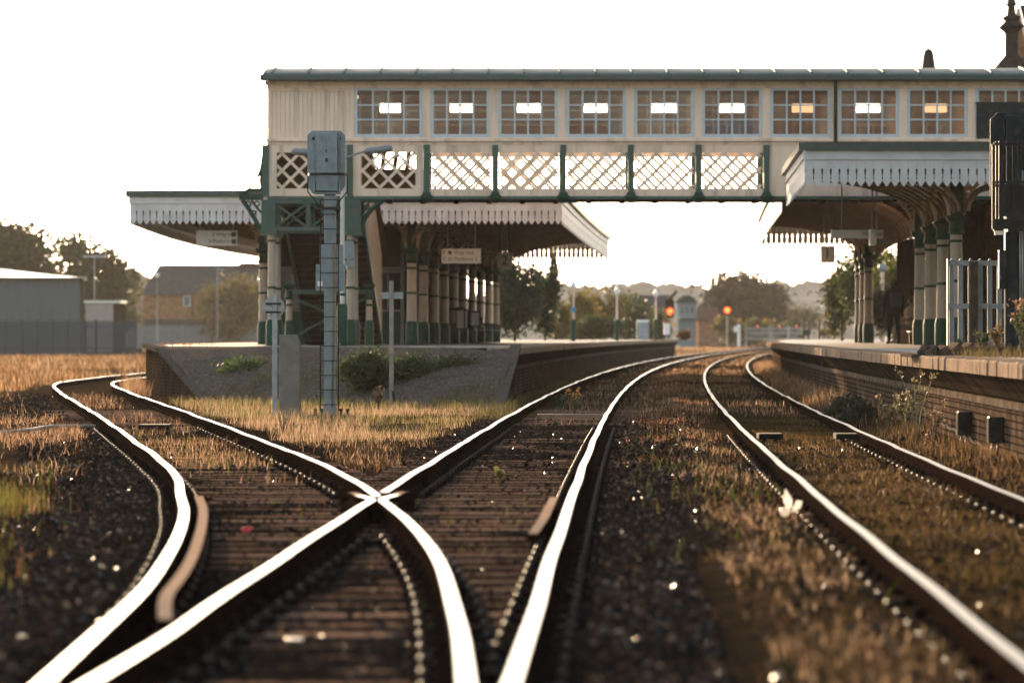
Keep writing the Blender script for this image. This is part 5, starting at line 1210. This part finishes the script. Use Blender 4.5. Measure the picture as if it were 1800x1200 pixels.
Y=450; t=thing('house','orange brick house with a long slate roof on the left','house',(wx(360,Y),Y,-.3))
b=MB(); b.box(wx(252,Y),wx(520,Y),Y,Y+8,-.4,wz(516,Y)); b.build('wall',housebrick,t)
b=MB(); z0,z1=wz(518,Y),wz(468,Y)-.0; b.add([(wx(247,Y),Y-.4,z0),(wx(525,Y),Y-.4,z0),(wx(525,Y),Y+4,z1+.25),(wx(274,Y),Y+4,z1+.25),(wx(247,Y),Y+8.4,z0),(wx(525,Y),Y+8.4,z0)],[(0,1,2,3),(3,2,5,4),(0,3,4),(1,5,2),(0,4,5,1)]); r_=b.build('roof',slate,t)
b=MB(); b.box(wx(417,Y),wx(520,Y),Y+3,Y+5,z1,wz(464,Y)+.2); b.build('chimney',darkbrick,r_)
b=MB(); b.box(wx(322,Y),wx(335,Y),Y-.05,Y+.1,wz(538,Y),wz(519.5,Y)); w_=b.build('window',wfrm,t); b=MB(); b.box(wx(324,Y),wx(333,Y),Y-.08,Y-.051,wz(536.5,Y),wz(521,Y)); b.build('pane',blueglass,w_)
b=MB(); b.box(wx(252,Y)-.02,wx(520,Y),Y-.06,Y-.01,-.3,wz(561,Y)); b.build('plinth',slate,t)
b=MB(); b.tube([(wx(339,Y),Y-.1,wz(518,Y)),(wx(339,Y),Y-.1,-.2)],.07,6); b.build('downpipe',blacks,t)
Y=470; b=MB(); b.box(wx(205,Y),wx(251,Y),Y,Y+6,-.4,wz(553,Y)); t=thing('garage','low mauve brick outbuilding left of the house','building',(wx(228,Y),Y,-.3)); b.build('wall',mat('mauve_render',(.26,.19,.17),.8),t); b=MB(); zr=wz(523,Y); b.add([(wx(200,Y),Y-.3,wz(553,Y)),(wx(256,Y),Y-.3,wz(553,Y)),(wx(256,Y),Y+3,zr),(wx(208,Y),Y+3,zr),(wx(200,Y),Y+6.3,wz(553,Y)),(wx(256,Y),Y+6.3,wz(553,Y))],[(0,1,2,3),(3,2,5,4),(0,3,4),(1,5,2),(0,4,5,1)]); b.build('roof',mat('clay_roof',(.30,.17,.13),.8,var=.15),t)
def streetlamp(px,py0,py1,Y,label,kind):
    x=wx(px,Y); z1=wz(py0,Y); zb=wz(py1,Y); t=thing('street_lamp',label,'street lamp',(x,Y,zb)); b=MB(); b.lathe([(.07,zb),(.05,(zb+z1)/2),(.04,z1)],(x,Y,0),10); b.build('pole',galv,t)
    b=MB()
    if kind=='tee': b.box(x-1.0,x+1.0,Y-.12,Y+.12,z1-.02,z1+.14)
    elif kind=='ball': b.lathe([(.06,z1),(.2,z1+.1),(.26,z1+.25),(.2,z1+.42),(.05,z1+.5)],(x,Y,0),12)
    else: b.box(x-.1,x+.7,Y-.12,Y+.12,z1-.02,z1+.1)
    b.build('lamp_head',litm if kind=='ball' else galv,t); return t
streetlamp(166,452,600,340,'tee shaped floodlight mast in front of the left trees','tee'); streetlamp(276,488,600,400,'slim street lamp with round head in front of the house roof','ball'); streetlamp(382,474,600,415,'slim plain street lamp in front of the yellow green tree','arm'); streetlamp(457,497,600,380,'slim street lamp with a bright round head next to the bridge column','ball')

# ------------------------------------------------------------------ far end: lamp posts, red signals, crossing, buildings, hills
def farlamp(px,py0,pyb,Y,label):
    x=wx(px,Y); t=thing('lamp_post',label,'street lamp',(x,Y,PZ),'lamp posts on the far island'); z1=wz(py0,Y); zm=wz(563,Y)
    b=MB(); b.lathe([(.065,zm),(.055,(zm+z1)/2),(.045,z1)],(x,Y,0),10); b.build('pole',cream,t); b=MB(); b.lathe([(.12,PZ-.02),(.12,zm-.05),(.14,zm),(.07,zm+.06)],(x,Y,0),12); b.build('pole_base',green,t); b=MB(); b.lathe([(.05,z1),(.13,z1+.08),(.15,z1+.22),(.09,z1+.34),(.02,z1+.5)],(x,Y,0),12); b.build('lamp_head',litm,t)
    return t
farlamp(1008,508,600,195,'first far lamp post with a white top and small blue plate'); farlamp(1084.5,519,600,212,'second far lamp post with a white top'); farlamp(1153,522,598,236,'third far lamp post, left of the left red signal')
b=MB(); Y=195; b.box(wx(1004,Y),wx(1012,Y),Y-.1,Y-.07,wz(549,Y),wz(540,Y)); tag(b.build('blue_plate',mat('blue_plate_paint',(.06,.2,.42),.4)),'small blue plate on the first far lamp post','sign')
def redsig(px,py,pyb,Y,fx0,fy0,fx1,fy1,label):
    x=wx(px,Y); z=wz(py,Y); t=thing('railway_signal',label,'railway signal',(x,Y,wz(pyb,Y)),'red railway signals ahead'); b=MB(); b.box(x-.07,x+.07,Y+.1,Y+.24,wz(pyb,Y),z-.4); b.build('post',galv,t)
    b=MB(); b.prism([(x-.33,z-.55),(x+.33,z-.55),(x+.38,z-.4),(x+.38,z+.9),(x+.25,z+1.05),(x-.25,z+1.05),(x-.38,z+.9),(x-.38,z-.4)],lambda u,v,w:(u,w,v),Y,Y+.09); b.build('head',matte,t)
    b=MB(); b.tube([(x,Y-.03,z),(x,Y-.001,z)],.27,20); b.build('lens',redglow,t)
    b=MB(); b.beam((wx(fx0,Y),Y-.05,wz(fy0,Y)),(wx(fx1,Y),Y-.05,wz(fy1,Y)),.25,.42,up=(0,1,0)); b.beam((x,Y+.02,z+.9),(wx(fx0,Y),Y-.02,wz(fy0,Y)),.1,.12); b.build('route_arm',matte,t); return t
redsig(1177,547,612,340,1175,528,1189,512,'red lit railway signal with a slanted dark arm, left of the signal box'); redsig(1278.5,545,612,400,1277,523,1293,506,'red lit railway signal with a slanted dark arm in front of the large round tree')
def hedgehouse(px0,px1,pyr,pye,Y,wm_,rm_,name,label,hip=0.15):
    t=thing(name,label,'building',(wx((px0+px1)/2,Y),Y,-.3)); b=MB(); b.box(wx(px0,Y)+.3,wx(px1,Y)-.3,Y,Y+7,-.4,wz(pye,Y)); b.build('wall',wm_,t); b=MB(); z0,z1=wz(pye,Y)-.05,wz(pyr,Y); d=(wx(px1,Y)-wx(px0,Y))*hip
    b.add([(wx(px0,Y),Y-.4,z0),(wx(px1,Y),Y-.4,z0),(wx(px1,Y)-d,Y+3.5,z1),(wx(px0,Y)+d,Y+3.5,z1),(wx(px0,Y),Y+7.4,z0),(wx(px1,Y),Y+7.4,z0)],[(0,1,2,3),(3,2,5,4),(0,3,4),(1,5,2),(0,4,5,1)]); b.build('roof',rm_,t); return t
hedgehouse(1092,1184,518,548,440,housebrick,slate,'house','low house with a long dark slate roof behind the left red signal',.02)
hedgehouse(1224,1268,539,562,470,redbrick,mat('brown_tile_roof',(.13,.075,.055),.8,var=.2),'house','small brown roofed house right of the signal box',.1)
Y=405; t=thing('signal_box','pale blue grey timber signal box beside the left red signal','signal box',(wx(1206,Y),Y,-.3)); sb=mat('pale_blue_boards',(.19,.235,.25),.8,var=.1)
b=MB(); b.box(wx(1192,Y),wx(1224,Y),Y,Y+6,-.4,wz(531,Y)); b.build('wall',sb,t); b=MB(); z0=wz(531,Y); b.add([(wx(1189,Y),Y-.3,z0),(wx(1227,Y),Y-.3,z0),(wx(1213,Y),Y-.3,wz(519,Y)),(wx(1203,Y),Y-.3,wz(519,Y)),(wx(1189,Y),Y+6.3,z0),(wx(1227,Y),Y+6.3,z0),(wx(1213,Y),Y+6.3,wz(519,Y)),(wx(1203,Y),Y+6.3,wz(519,Y))],[(0,1,2,3),(4,7,6,5),(0,3,7,4),(1,5,6,2),(3,2,6,7),(0,4,5,1)]); b.build('roof',slate,t)
for px in (1199,1208,1217): w=MB(); w.box(wx(px-3.4,Y),wx(px+3.4,Y),Y-.05,Y-.01,wz(553,Y),wz(536,Y)); o=w.build('window',galv,t); g=MB(); g.box(wx(px-2.5,Y),wx(px+2.5,Y),Y-.08,Y-.051,wz(551.5,Y),wz(537.5,Y)); g.build('pane',blueglass,o)
b=MB(); b.box(wx(1193,Y),wx(1224,Y),Y-1.2,Y-.05,wz(559,Y),wz(557,Y)); b.build('balcony',galv,t)
ptree('bush','low rust coloured bush at the far end of the island platform','bush',1204,580,598,24,249,1200,.09,[(.22,.09,.04),(.16,.08,.04)],46,clumps=20,surf=.4,trunk=False,base=PZ)
for px,py0,py1,Y,w,lb,m in ((1172,568,588,248,.38,'white board with a red top at the far island end, right one',litm),(1130,566,586,244,.75,'pale grey cabinet at the far end of the island platform',galv)):
    t=thing('notice_board' if m is litm else 'cabinet',lb,'notice board' if m is litm else 'cabinet',(wx(px,Y),Y,PZ)); b=MB(); b.box(wx(px,Y)-w/2,wx(px,Y)+w/2,Y,Y+.3,wz(py1,Y) if m is litm else PZ,wz(py0,Y)); b.build('panel',m,t); b=MB(); b.box(wx(px,Y)-w/2,wx(px,Y)+w/2,Y-.02,Y+.31,wz(py0,Y)+.002,wz(py0-4,Y)); b.build('top_board',mat('red_board',(.4,.06,.04),.5) if m is litm else litm,t); b=MB(); b.box(wx(px,Y)-.04,wx(px,Y)+.04,Y+.1,Y+.18,PZ-.02,wz(py0,Y)); b.build('post',galv,t)
# level crossing
gatew=mat('weathered_white_gate',(.36,.36,.36),.8,var=.15)
def gate(px0,px1,Y,label):
    t=thing('crossing_gate',label,'gate',(wx((px0+px1)/2,Y),Y,-.3),'gates of the level crossing'); b=MB()
    for py in (577,585,596): b.box(wx(px0,Y),wx(px1,Y),Y,Y+.08,wz(py+1.1,Y),wz(py-1.1,Y))
    n_=int((px1-px0)/5)
    for k in range(n_): b.box(wx(px0+5*k,Y),wx(px0+5*k+1.2,Y),Y+.081,Y+.12,wz(597,Y),wz(577,Y))
    b.beam((wx(px0,Y),Y-.05,wz(597,Y)),(wx(px1,Y),Y-.05,wz(577,Y)),.03,.06); b.build('bars',gatew,t); b=MB(); b.box(wx(px0-2,Y),wx(px0+1,Y),Y-.1,Y+.2,-.4,wz(573,Y)); b.box(wx(px1-1,Y),wx(px1+2,Y),Y-.1,Y+.2,-.4,wz(573,Y)); b.build('gate_post',gatew,t)
    b=MB(); b.lathe([(.0,0),(.09,.03),(.09,.16),(0,.2)],(wx((px0+px1)/2,Y),Y,wz(575,Y)),10); b.build('gate_lamp',redlamp,t)
gate(1312,1352,440,'white level crossing gate, left one'); gate(1357,1384,444,'white level crossing gate, middle one'); gate(1388,1412,446,'white level crossing gate, right one')
Y=420; t=thing('barrier_post','white crossing barrier post left of the gates','post',(wx(1299,Y),Y,-.3)); b=MB(); b.box(wx(1296.5,Y),wx(1301.5,Y),Y,Y+.3,-.4,wz(570,Y)); b.build('post',litm,t); b=MB(); b.box(wx(1290,Y),wx(1300,Y),Y-.1,Y-.01,wz(583,Y),wz(573,Y)); b.build('panel',litm,t)
for i,(px,Y,lb) in enumerate(((1412,300,'leftmost grey post and sign past the right platform'),(1440,290,'dark fence posts past the right platform end'))):
    t=thing('fence',lb,'fence',(wx(px+15,Y),Y,-.2))
    for k in range(4 if i else 2): b=MB(); x=wx(px+9*k,Y); b.box(x-.08,x+.08,Y,Y+.12,-.3,wz(560+3*(k%2),Y)); b.build('post',sdark,t)
    b=MB(); b.box(wx(px,Y),wx(px+(34 if i else 12),Y),Y-.06,Y-.01,wz(590,Y),wz(580,Y)); b.build('rail_bar',sdark,t)
Y=300; x=wx(1454,Y); t=thing('small_signal','small red lamp on a dark head behind the fence posts','railway signal',(x,Y,0)); b=MB(); b.box(x-.25,x+.25,Y,Y+.1,wz(558,Y),wz(545,Y)); b.box(x-.05,x+.05,Y+.1,Y+.2,-.2,wz(558,Y)); b.build('head',blacks,t); b=MB(); b.tube([(x-.03,Y-.02,wz(552,Y)),(x-.03,Y-.001,wz(552,Y))],.09,14); b.build('lens',redlamp,t); b=MB(); b.box(x-.3,x+.35,Y-.05,Y-.01,wz(580,Y),wz(561,Y)); b.build('plate',mat('pink_plate',(.5,.3,.28),.5),t)
Y=150; x=wx(1551,Y); t=thing('lamp_post','white lamp post with a round head behind the clipped bush on the right platform','street lamp',(x,Y,PZ)); z1=wz(478,Y); b=MB(); b.lathe([(.08,PZ),(.07,z1)],(x,Y,0),10); b.build('pole',cream,t); b=MB(); b.lathe([(.08,z1),(.14,z1+.05),(.17,z1+.14),(.15,z1+.24),(.08,z1+.3),(.0,z1+.31)],(x,Y,0),12); b.build('lamp_head',galv,t)
# hills
def hill(name,pts,Y,dep,seed,m):
    b=MB(); rr=random.Random(seed); secs=[]; px=pts[0][0]; ph=[rr.random()*6 for _ in range(5)]
    while px<=pts[-1][0]:
        py=float(np.interp(px,[p[0] for p in pts],[p[1] for p in pts])); z=wz(py,Y)+.9*math.sin(px*.043+ph[0])+.5*math.sin(px*.131+ph[1])+.35*math.sin(px*.37+ph[2])+rr.uniform(-.35,.35)
        secs.append([(wx(px,Y),Y-dep,-1.0),(wx(px,Y),Y-dep*.3,z*.7),(wx(px,Y),Y,z),(wx(px,Y),Y+dep,z*.8),(wx(px,Y),Y+2*dep,-1.0)]); px+=4
    b.sweep(secs,sm=True); o=b.build(name,m); structure(o); return o
hm=mat('wooded_hill',(.20,.19,.165),.95,var=.5,scale=.08,bump=1,bscale=.3)  # base colour lightened to carry part of the distance haze
o=hill('hills',[(-500,560),(0,545),(190,490),(235,472),(300,520),(520,560),(880,520),(960,503),(1040,498),(1120,500),(1190,494),(1225,500),(1250,512),(1290,508),(1360,490),(1400,502),(1440,494),(1500,480),(1700,470),(2300,500)],1450,70,5,hm); o['label']='pale hazy wooded hills along the horizon'; o['category']='hills'
# ------------------------------------------------------------------ grass and weeds
DRY=[(.42,.285,.19),(.36,.235,.15),(.48,.34,.235),(.25,.165,.105)]
GRN=[(.08,.105,.02),(.11,.125,.024),(.06,.085,.022),(.14,.125,.03)]
RUS=[(.14,.066,.033),(.18,.09,.045),(.11,.055,.03),(.16,.105,.055)]
PNK=[(.34,.16,.11),(.28,.12,.085),(.38,.2,.13)]
MOS=[(.068,.046,.02),(.05,.043,.015),(.085,.05,.024),(.04,.034,.014)]
GV,GC_=[],[]
def patch(y0,y1,f0,f1,dens,h,w,cols,seed,thr=-.1,ns=1.2,lean=.85,plat=None):
    rng=np.random.default_rng(seed); yy0=np.linspace(y0,y1,40); area=float(np.mean(f1(yy0)-f0(yy0)))*(y1-y0); n=int(dens*area*1.25); w=w*.6
    y=y0+(y1-y0)*rng.random(n); a,b=f0(y),f1(y); ux=rng.random(n); x=a+(b-a)*ux; ty=(y-y0)/(y1-y0); ed=np.clip(1-np.minimum(np.minimum(ty,1-ty)*(y1-y0)/(1.5+.12*(y1-y0)),np.minimum(ux,1-ux)*(b-a)/.35),0,1)*.9; k=fbm(x,y,ns,seed)+.35*fbm(x,y,ns*4,seed+7)>thr+ed+.42*rng.normal(size=n); x,y=x[k],y[k]
    if len(x)==0: return
    z=Gz(x,y) if plat is None else np.full(len(x),plat)
    V,C=blades(np.column_stack([x,y]),z-.01,h,w,cols,rng,lean); GV.append(V); GC_.append(C)
c_=lambda v: (lambda y: np.full_like(y,v,dtype=float))
# golden patch in the fork of the two tracks
fl_=lambda y: Lx(y)+1.25; fm_=lambda y: Mx(y)-1.2
patch(46,76,fl_,fm_,230,.10,.006,DRY,1,thr=.08,ns=.8); patch(50,72,fl_,lambda y:Mx(y)-2.5,120,.20,.006,DRY,101,thr=.15,ns=1.1); patch(40,60,fl_,fm_,80,.09,.007,RUS+DRY+MOS,2,thr=.1); patch(46,82,fl_,fm_,60,.17,.009,GRN,3,thr=.25,ns=.9)
patch(68,83,fl_,fm_,120,.16,.009,GRN+DRY+[(.09,.075,.04)],4,thr=.1,ns=.8)
# between and beside the left rails
patch(36,60,lambda y:Lx(y)-.65,lambda y:Lx(y)+.65,130,.10,.008,RUS+DRY,5,thr=.0,ns=1.0); patch(36,54,lambda y:Lx(y)-.65,lambda y:Lx(y)+.65,22,.16,.011,GRN,6,thr=.2)
patch(58,92,lambda y:Lx(y)-.6,lambda y:Lx(y)+.6,70,.12,.01,DRY+RUS,7,thr=.1)
patch(44,68,lambda y:Lx(y)-5,lambda y:Lx(y)-1.1,130,.13,.009,RUS+DRY,8,thr=-.05,ns=.6); patch(24,44,lambda y:Lx(y)-3.2,lambda y:Lx(y)-1.35,90,.12,.008,GRN+RUS+MOS+DRY,9,thr=.35,ns=.7)
patch(21,37,c_(-5.5),lambda y:-.107*y-.3,300,.17,.008,[(.08,.105,.02),(.11,.13,.024),(.14,.14,.03)]+RUS[:2]+[(.13,.12,.03)],10,thr=.0,ns=1.3)
patch(66,140,lambda y:Lx(y)-14,lambda y:Lx(y)-1.3,40,.15,.012,RUS+DRY+MOS,11,thr=.15,ns=.5); patch(100,270,lambda y:-.135*y-3,lambda y:Lx(y)-1.6,11,.26,.03,RUS+MOS+DRY+[(.36,.18,.05),(.2,.1,.04)],12,thr=-.1,ns=.25,lean=.45); patch(105,240,lambda y:-.135*y-3,lambda y:Lx(y)-1.6,.35,.5,.035,[(.38,.3,.23),(.2,.11,.06)],112,thr=.1,ns=.25,lean=.3)
patch(88,112,lambda y:Lx(y)+.9,lambda y:Lx(y)+1.5,160,.35,.014,RUS+DRY,13,thr=-.3)
# ramp tufts handled on the ramp; between the middle and right tracks
fa=lambda y:Mx(y)+1.0; fb2=lambda y:Rx(y)-.85
patch(40,110,fa,fb2,130,.09,.009,PNK+RUS+MOS,14,thr=.15,ns=.7); patch(30,64,lambda y:Mx(y)+1.5,fb2,150,.085,.007,DRY+MOS,15,thr=.1,ns=.9); patch(14,34,lambda y:Mx(y)+1.45,fb2,240,.04,.005,MOS+RUS,16,thr=.0,ns=1.3); patch(16,60,fa,fb2,14,.15,.009,GRN,17,thr=.3)
patch(60,150,lambda y:Mx(y)-.6,lambda y:Rx(y)+.6,45,.10,.013,DRY+RUS,18,thr=-.1,ns=.5); patch(60,130,lambda y:edgeMI_(y)+.1,lambda y:Mx(y)-.85,150,.22,.012,[(.07,.085,.03),(.12,.10,.04),(.09,.08,.04)],19,thr=-.2) if False else None
patch(62,150,lambda y:Mx(y)-1.45,lambda y:Mx(y)-.85,130,.24,.013,[(.06,.075,.03),(.11,.10,.04),(.09,.075,.04)],19,thr=-.3)
# mossy right track and the bank
patch(16,62,lambda y:Rx(y)-.68,lambda y:Rx(y)+.68,520,.05,.007,MOS+[(.16,.10,.05)],20,thr=-.35,ns=1.5); patch(24,52,lambda y:Rx(y)-.66,lambda y:Rx(y)+.66,160,.06,.006,DRY+MOS+MOS,21,thr=-.1,ns=.8)
patch(26,100,lambda y:Rx(y)+.9,lambda y:Rx(y)+1.78,150,.12,.008,[(.16,.10,.055),(.2,.125,.065),(.12,.072,.04),(.06,.05,.025)],22,thr=-.4,ns=1.0,lean=.9); patch(55,180,lambda y:Rx(y)+.95,lambda y:Rx(y)+1.75,80,.22,.012,DRY+RUS,23,thr=-.4)
patch(10,34,lambda y:Rx(y)-1.6,lambda y:Rx(y)-.8,300,.06,.006,MOS+DRY,24,thr=-.2)
patch(150,330,lambda y:Mx(y)-3,lambda y:Rx(y)+1,8,.10,.04,DRY+RUS,25,thr=-.3,ns=.3)
patch(260,420,lambda y:Mx(y)-14,lambda y:Mx(y)-1,4,.3,.06,DRY+RUS,26,thr=-.5,ns=.2)
patch(37,44,fl_,fm_,110,.10,.008,RUS+MOS,27,thr=.1)
patch(13,36,lambda y:Lx(y)-.6,lambda y:Mx(y)+.6,14,.08,.008,GRN+RUS,28,thr=.3,ns=1.6)
V=np.concatenate(GV); C=np.concatenate(GC_)
tag(quad_mesh('grass',V,C,grassm),'dry straw coloured grass and low weeds over the track bed','grass',kind='stuff')
# tufts on ramp and right platform end
GV,GC_=[],[]
rng=np.random.default_rng(77)
def ramp_pt(u,v):
    bot=np.outer(1-u,np.array(fL))+np.outer(u,np.array(fR)); top=np.outer(1-u,np.array(tL))+np.outer(u,np.array(tR)); p=bot+(top-bot)*v[:,None]; p[:,2]+=.10*np.sin(v*np.pi)+.0; return p
n=5200; u=rng.random(n); v=rng.random(n)**1.8*.9; p=ramp_pt(u,v); k=fbm(p[:,0],p[:,1],1.1,5)>.1+.3*v
p=p[k]; V,C=blades(p[:,:2],p[:,2]-.02,.16,.011,[(.07,.09,.025),(.10,.11,.03),(.16,.12,.06)],rng,.5); GV.append(V); GC_.append(C)
patch(44,51,lambda y:edgeR_(y)+.5,lambda y:edgeR_(y)+2.6,150,.12,.012,GRN+RUS+[(.05,.06,.03)],31,thr=-.1,plat=PZ) if False else None
er=lambda y: Rx(y)+1.5
patch(42,52.5,lambda y:er(y)+.35,lambda y:er(y)+2.4,170,.13,.012,[(.06,.07,.03),(.10,.085,.04),(.16,.09,.05)],31,thr=.0,plat=PZ-.01); patch(96,112,lambda y:Lx(y)+1.9,lambda y:Lx(y)+3.5,20,.14,.012,RUS,32,thr=0,plat=PZ-.01)
V=np.concatenate(GV); C=np.concatenate(GC_); tag(quad_mesh('platform_weeds',V,C,grassm),'short green weed tufts on the end ramp and platform edges','weeds',kind='stuff')
# individual tall weeds
def weed(label,x,y,z,h,cols,flow,seed,n=8,sz=.03,group=None):
    t=thing('weed',label,'weed',(x,y,z),group); rr=random.Random(seed); b=MB(); tips=[]
    for k in range(n):
        a=rr.random()*6.28; l=h*rr.uniform(.6,1.0); e=(x+math.cos(a)*l*.28,y+math.sin(a)*l*.28,z+l); m_=(x+math.cos(a)*l*.08,y+math.sin(a)*l*.08,z+l*.5); b.tube([(x,y,z-.03),m_,e],[.006,.004,.002],5); tips.append((m_,e))
    b.build('stem',mat('weed_stem',(.11,.09,.04),.7),t)
    rng=np.random.default_rng(seed); Vs,Cs=[],[]
    for m_,e in tips:
        k=14; u=rng.random(k)[:,None]; c=np.array(m_)*(1-u)+np.array(e)*u; a=rng.normal(size=(k,3)); a/=np.linalg.norm(a,axis=1)[:,None]; bb=np.cross(a,rng.normal(size=(k,3))); bb/=np.linalg.norm(bb,axis=1)[:,None]; c=c+a*sz*.6
        Vs.append(np.stack([c-a*sz,c-bb*sz*.45,c+a*sz,c+bb*sz*.45],1).reshape(-1,3)); Cs.append(np.array(cols)[rng.integers(0,len(cols),k)])
    quad_mesh('foliage',np.concatenate(Vs),np.concatenate(Cs),leafm,t)
    if flow:
        Vs,Cs=[],[]
        for m_,e in tips:
            k=9; c=np.array(e)+rng.normal(size=(k,3))*sz*.9; a=rng.normal(size=(k,3))*sz*.35; bb=rng.normal(size=(k,3))*sz*.35
            Vs.append(np.stack([c-a,c-bb,c+a,c+bb],1).reshape(-1,3)); Cs.append(np.array(flow)[rng.integers(0,len(flow),k)])
        quad_mesh('blossom',np.concatenate(Vs),np.concatenate(Cs),leafm,t)
gz=lambda x,y: float(Gz(np.array([x]),np.array([y]))[0])
def wpx(label,px,py,h,cols,flow,seed,**k):
    Y=(CAMZ+.16)*F/(py-YH); x=wx(px,Y); weed(label,x,Y,gz(x,Y),h,cols,flow,seed,**k)
wpx('tall weed with orange flower heads between the middle track rails',1010,728,.5,GRN,[(.55,.22,.08),(.5,.3,.1)],1,n=7,sz=.03)
wpx('leafy green weed left of the orange flowered weed by the middle track',985,722,.35,[(.04,.075,.03)],None,2,n=6,sz=.04)
wpx('bare brown twiggy weed in front of the concrete post',497,768,.45,[(.15,.09,.06)],None,3,n=8,sz=.015)
wpx('dark twiggy bush weed right of the signal footing',665,722,.5,[(.07,.05,.04),(.1,.07,.045)],None,4,n=16,sz=.03)
wpx('dark twiggy weed left of the slim grey post foot',720,706,.45,[(.07,.055,.04),(.09,.08,.04)],None,5,n=14,sz=.03)
for i,(px,Y,h,lb) in enumerate(((1612,47.5,.85,'tall seeding weed against the brick wall, left of the cable boxes'),(1590,50,.55,'short seeding weed at the wall, left of the tall one'),(1560,53,.45,'low leafy weed at the wall foot near the dark bush'),(1640,45.5,.5,'rusty weed at the wall, right of the tall one'))):
    x=min(wx(px,Y),float(Rx(Y))+1.68); weed(lb,x,Y,gz(x,Y),h,[(.10,.10,.04),(.07,.075,.03)] if i!=3 else RUS,[(.3,.24,.15)],20+i,n=7,sz=.03)
x=float(Rx(62))+1.2; tree('bush','small dark bush beside the right rail below the platform wall','bush',(x,62,gz(x,62)+.17),(.28,.3,.17),1400,.03,DK,61,gz(x,62),clumps=18,trunk=False)
x=float(Rx(57))+1.1; tree('bush','second small dark bush beside the right rail, nearer the camera','bush',(x,57,gz(x,57)+.14),(.24,.3,.15),1200,.03,DK,62,gz(x,57),clumps=18,trunk=False)
for i,(px,Y,h,lb) in enumerate(((1726,50.2,.34,'dark leafy weed at the foot of the picket panel'),(1752,47.5,.42,'tall dry weed left of the right signal post'),(1797,46.5,.75,'tall weed with a drooping head at the right edge'),(1690,51.8,.22,'low weed at the left foot of the picket panel'))):
    weed(lb,wx(px,Y),Y,PZ,h,[(.05,.06,.03),(.09,.10,.03)] if i!=1 else [(.2,.14,.08)],None if i!=2 else [(.25,.14,.08)],40+i,n=9 if i!=3 else 6,sz=.035)
wpx('yellow green grass tuft between the middle rails beyond the crossing',878,848,.16,[(.22,.2,.04),(.16,.16,.04)],None,70,n=12,sz=.02)

# ------------------------------------------------------------------ haze, light, camera
hz=MB(); hz.box(-1460,1460,-60,2150,-3.0,48); o=hz.build('haze',[],None); o.data.materials.clear()
hmat=bpy.data.materials.new('haze_air'); N,L=nodes(hmat); N.remove(N['Principled BSDF']); pv=N.new('ShaderNodeVolumePrincipled'); pv.inputs['Density'].default_value=HAZE; pv.inputs['Color'].default_value=(1,.93,.85,1); pv.inputs['Anisotropy'].default_value=.1; L.new(pv.outputs[0],N['Material Output'].inputs['Volume'])
o.data.materials.append(hmat); tag(o,'thin warm evening haze over the whole scene','haze',kind='stuff')
EL,AZ=R_(SUN_EL),R_(SUN_AZ)     # azimuth to the left of straight ahead (+Y)
d=Vector((-math.sin(AZ)*math.cos(EL),math.cos(AZ)*math.cos(EL),math.sin(EL)))
sl=bpy.data.lights.new('sun','SUN'); sl.energy=SUN_E; sl.angle=R_(.6); sl.color=(1,.70,.42); so=bpy.data.objects.new('sun',sl); COL.objects.link(so); so.rotation_euler=d.to_track_quat('Z','Y').to_euler(); so.location=(0,0,60)
w=bpy.data.worlds.new('World'); SC.world=w; w.use_nodes=True; N,L=w.node_tree.nodes,w.node_tree.links
sky=N.new('ShaderNodeTexSky'); sky.sky_type='NISHITA'; sky.sun_disc=False; sky.sun_elevation=EL; sky.sun_rotation=-AZ; sky.air_density=1.0; sky.dust_density=1.2; sky.ozone_density=1.0
hs=N.new('ShaderNodeHueSaturation'); hs.inputs['Saturation'].default_value=.62; L.new(sky.outputs[0],hs.inputs['Color']); L.new(hs.outputs[0],N['Background'].inputs[0]); N['Background'].inputs[1].default_value=SKY_S
SC.view_settings.view_transform='Standard'; SC.view_settings.look='None'; SC.view_settings.exposure=EXPO; SC.view_settings.gamma=1
cd=bpy.data.cameras.new('camera'); co=bpy.data.objects.new('camera',cd); COL.objects.link(co); co.location=(0,0,CAMZ); co.rotation_euler=(math.pi/2,0,0)
cd.sensor_width=36; cd.lens=36*F/1800; cd.shift_y=-10/1800; cd.clip_start=.5; cd.clip_end=5000
cd.dof.use_dof=True; cd.dof.focus_distance=57; cd.dof.aperture_fstop=2.5; cd.dof.aperture_blades=9
SC.camera=co
SC.cycles.use_adaptive_sampling=True; SC.cycles.adaptive_threshold=.02; SC.cycles.use_denoising=True
SC.cycles.max_bounces=8; SC.cycles.transparent_max_bounces=12; SC.cycles.volume_bounces=1; SC.cycles.caustics_reflective=False; SC.cycles.caustics_refractive=False; SC.cycles.sample_clamp_indirect=8
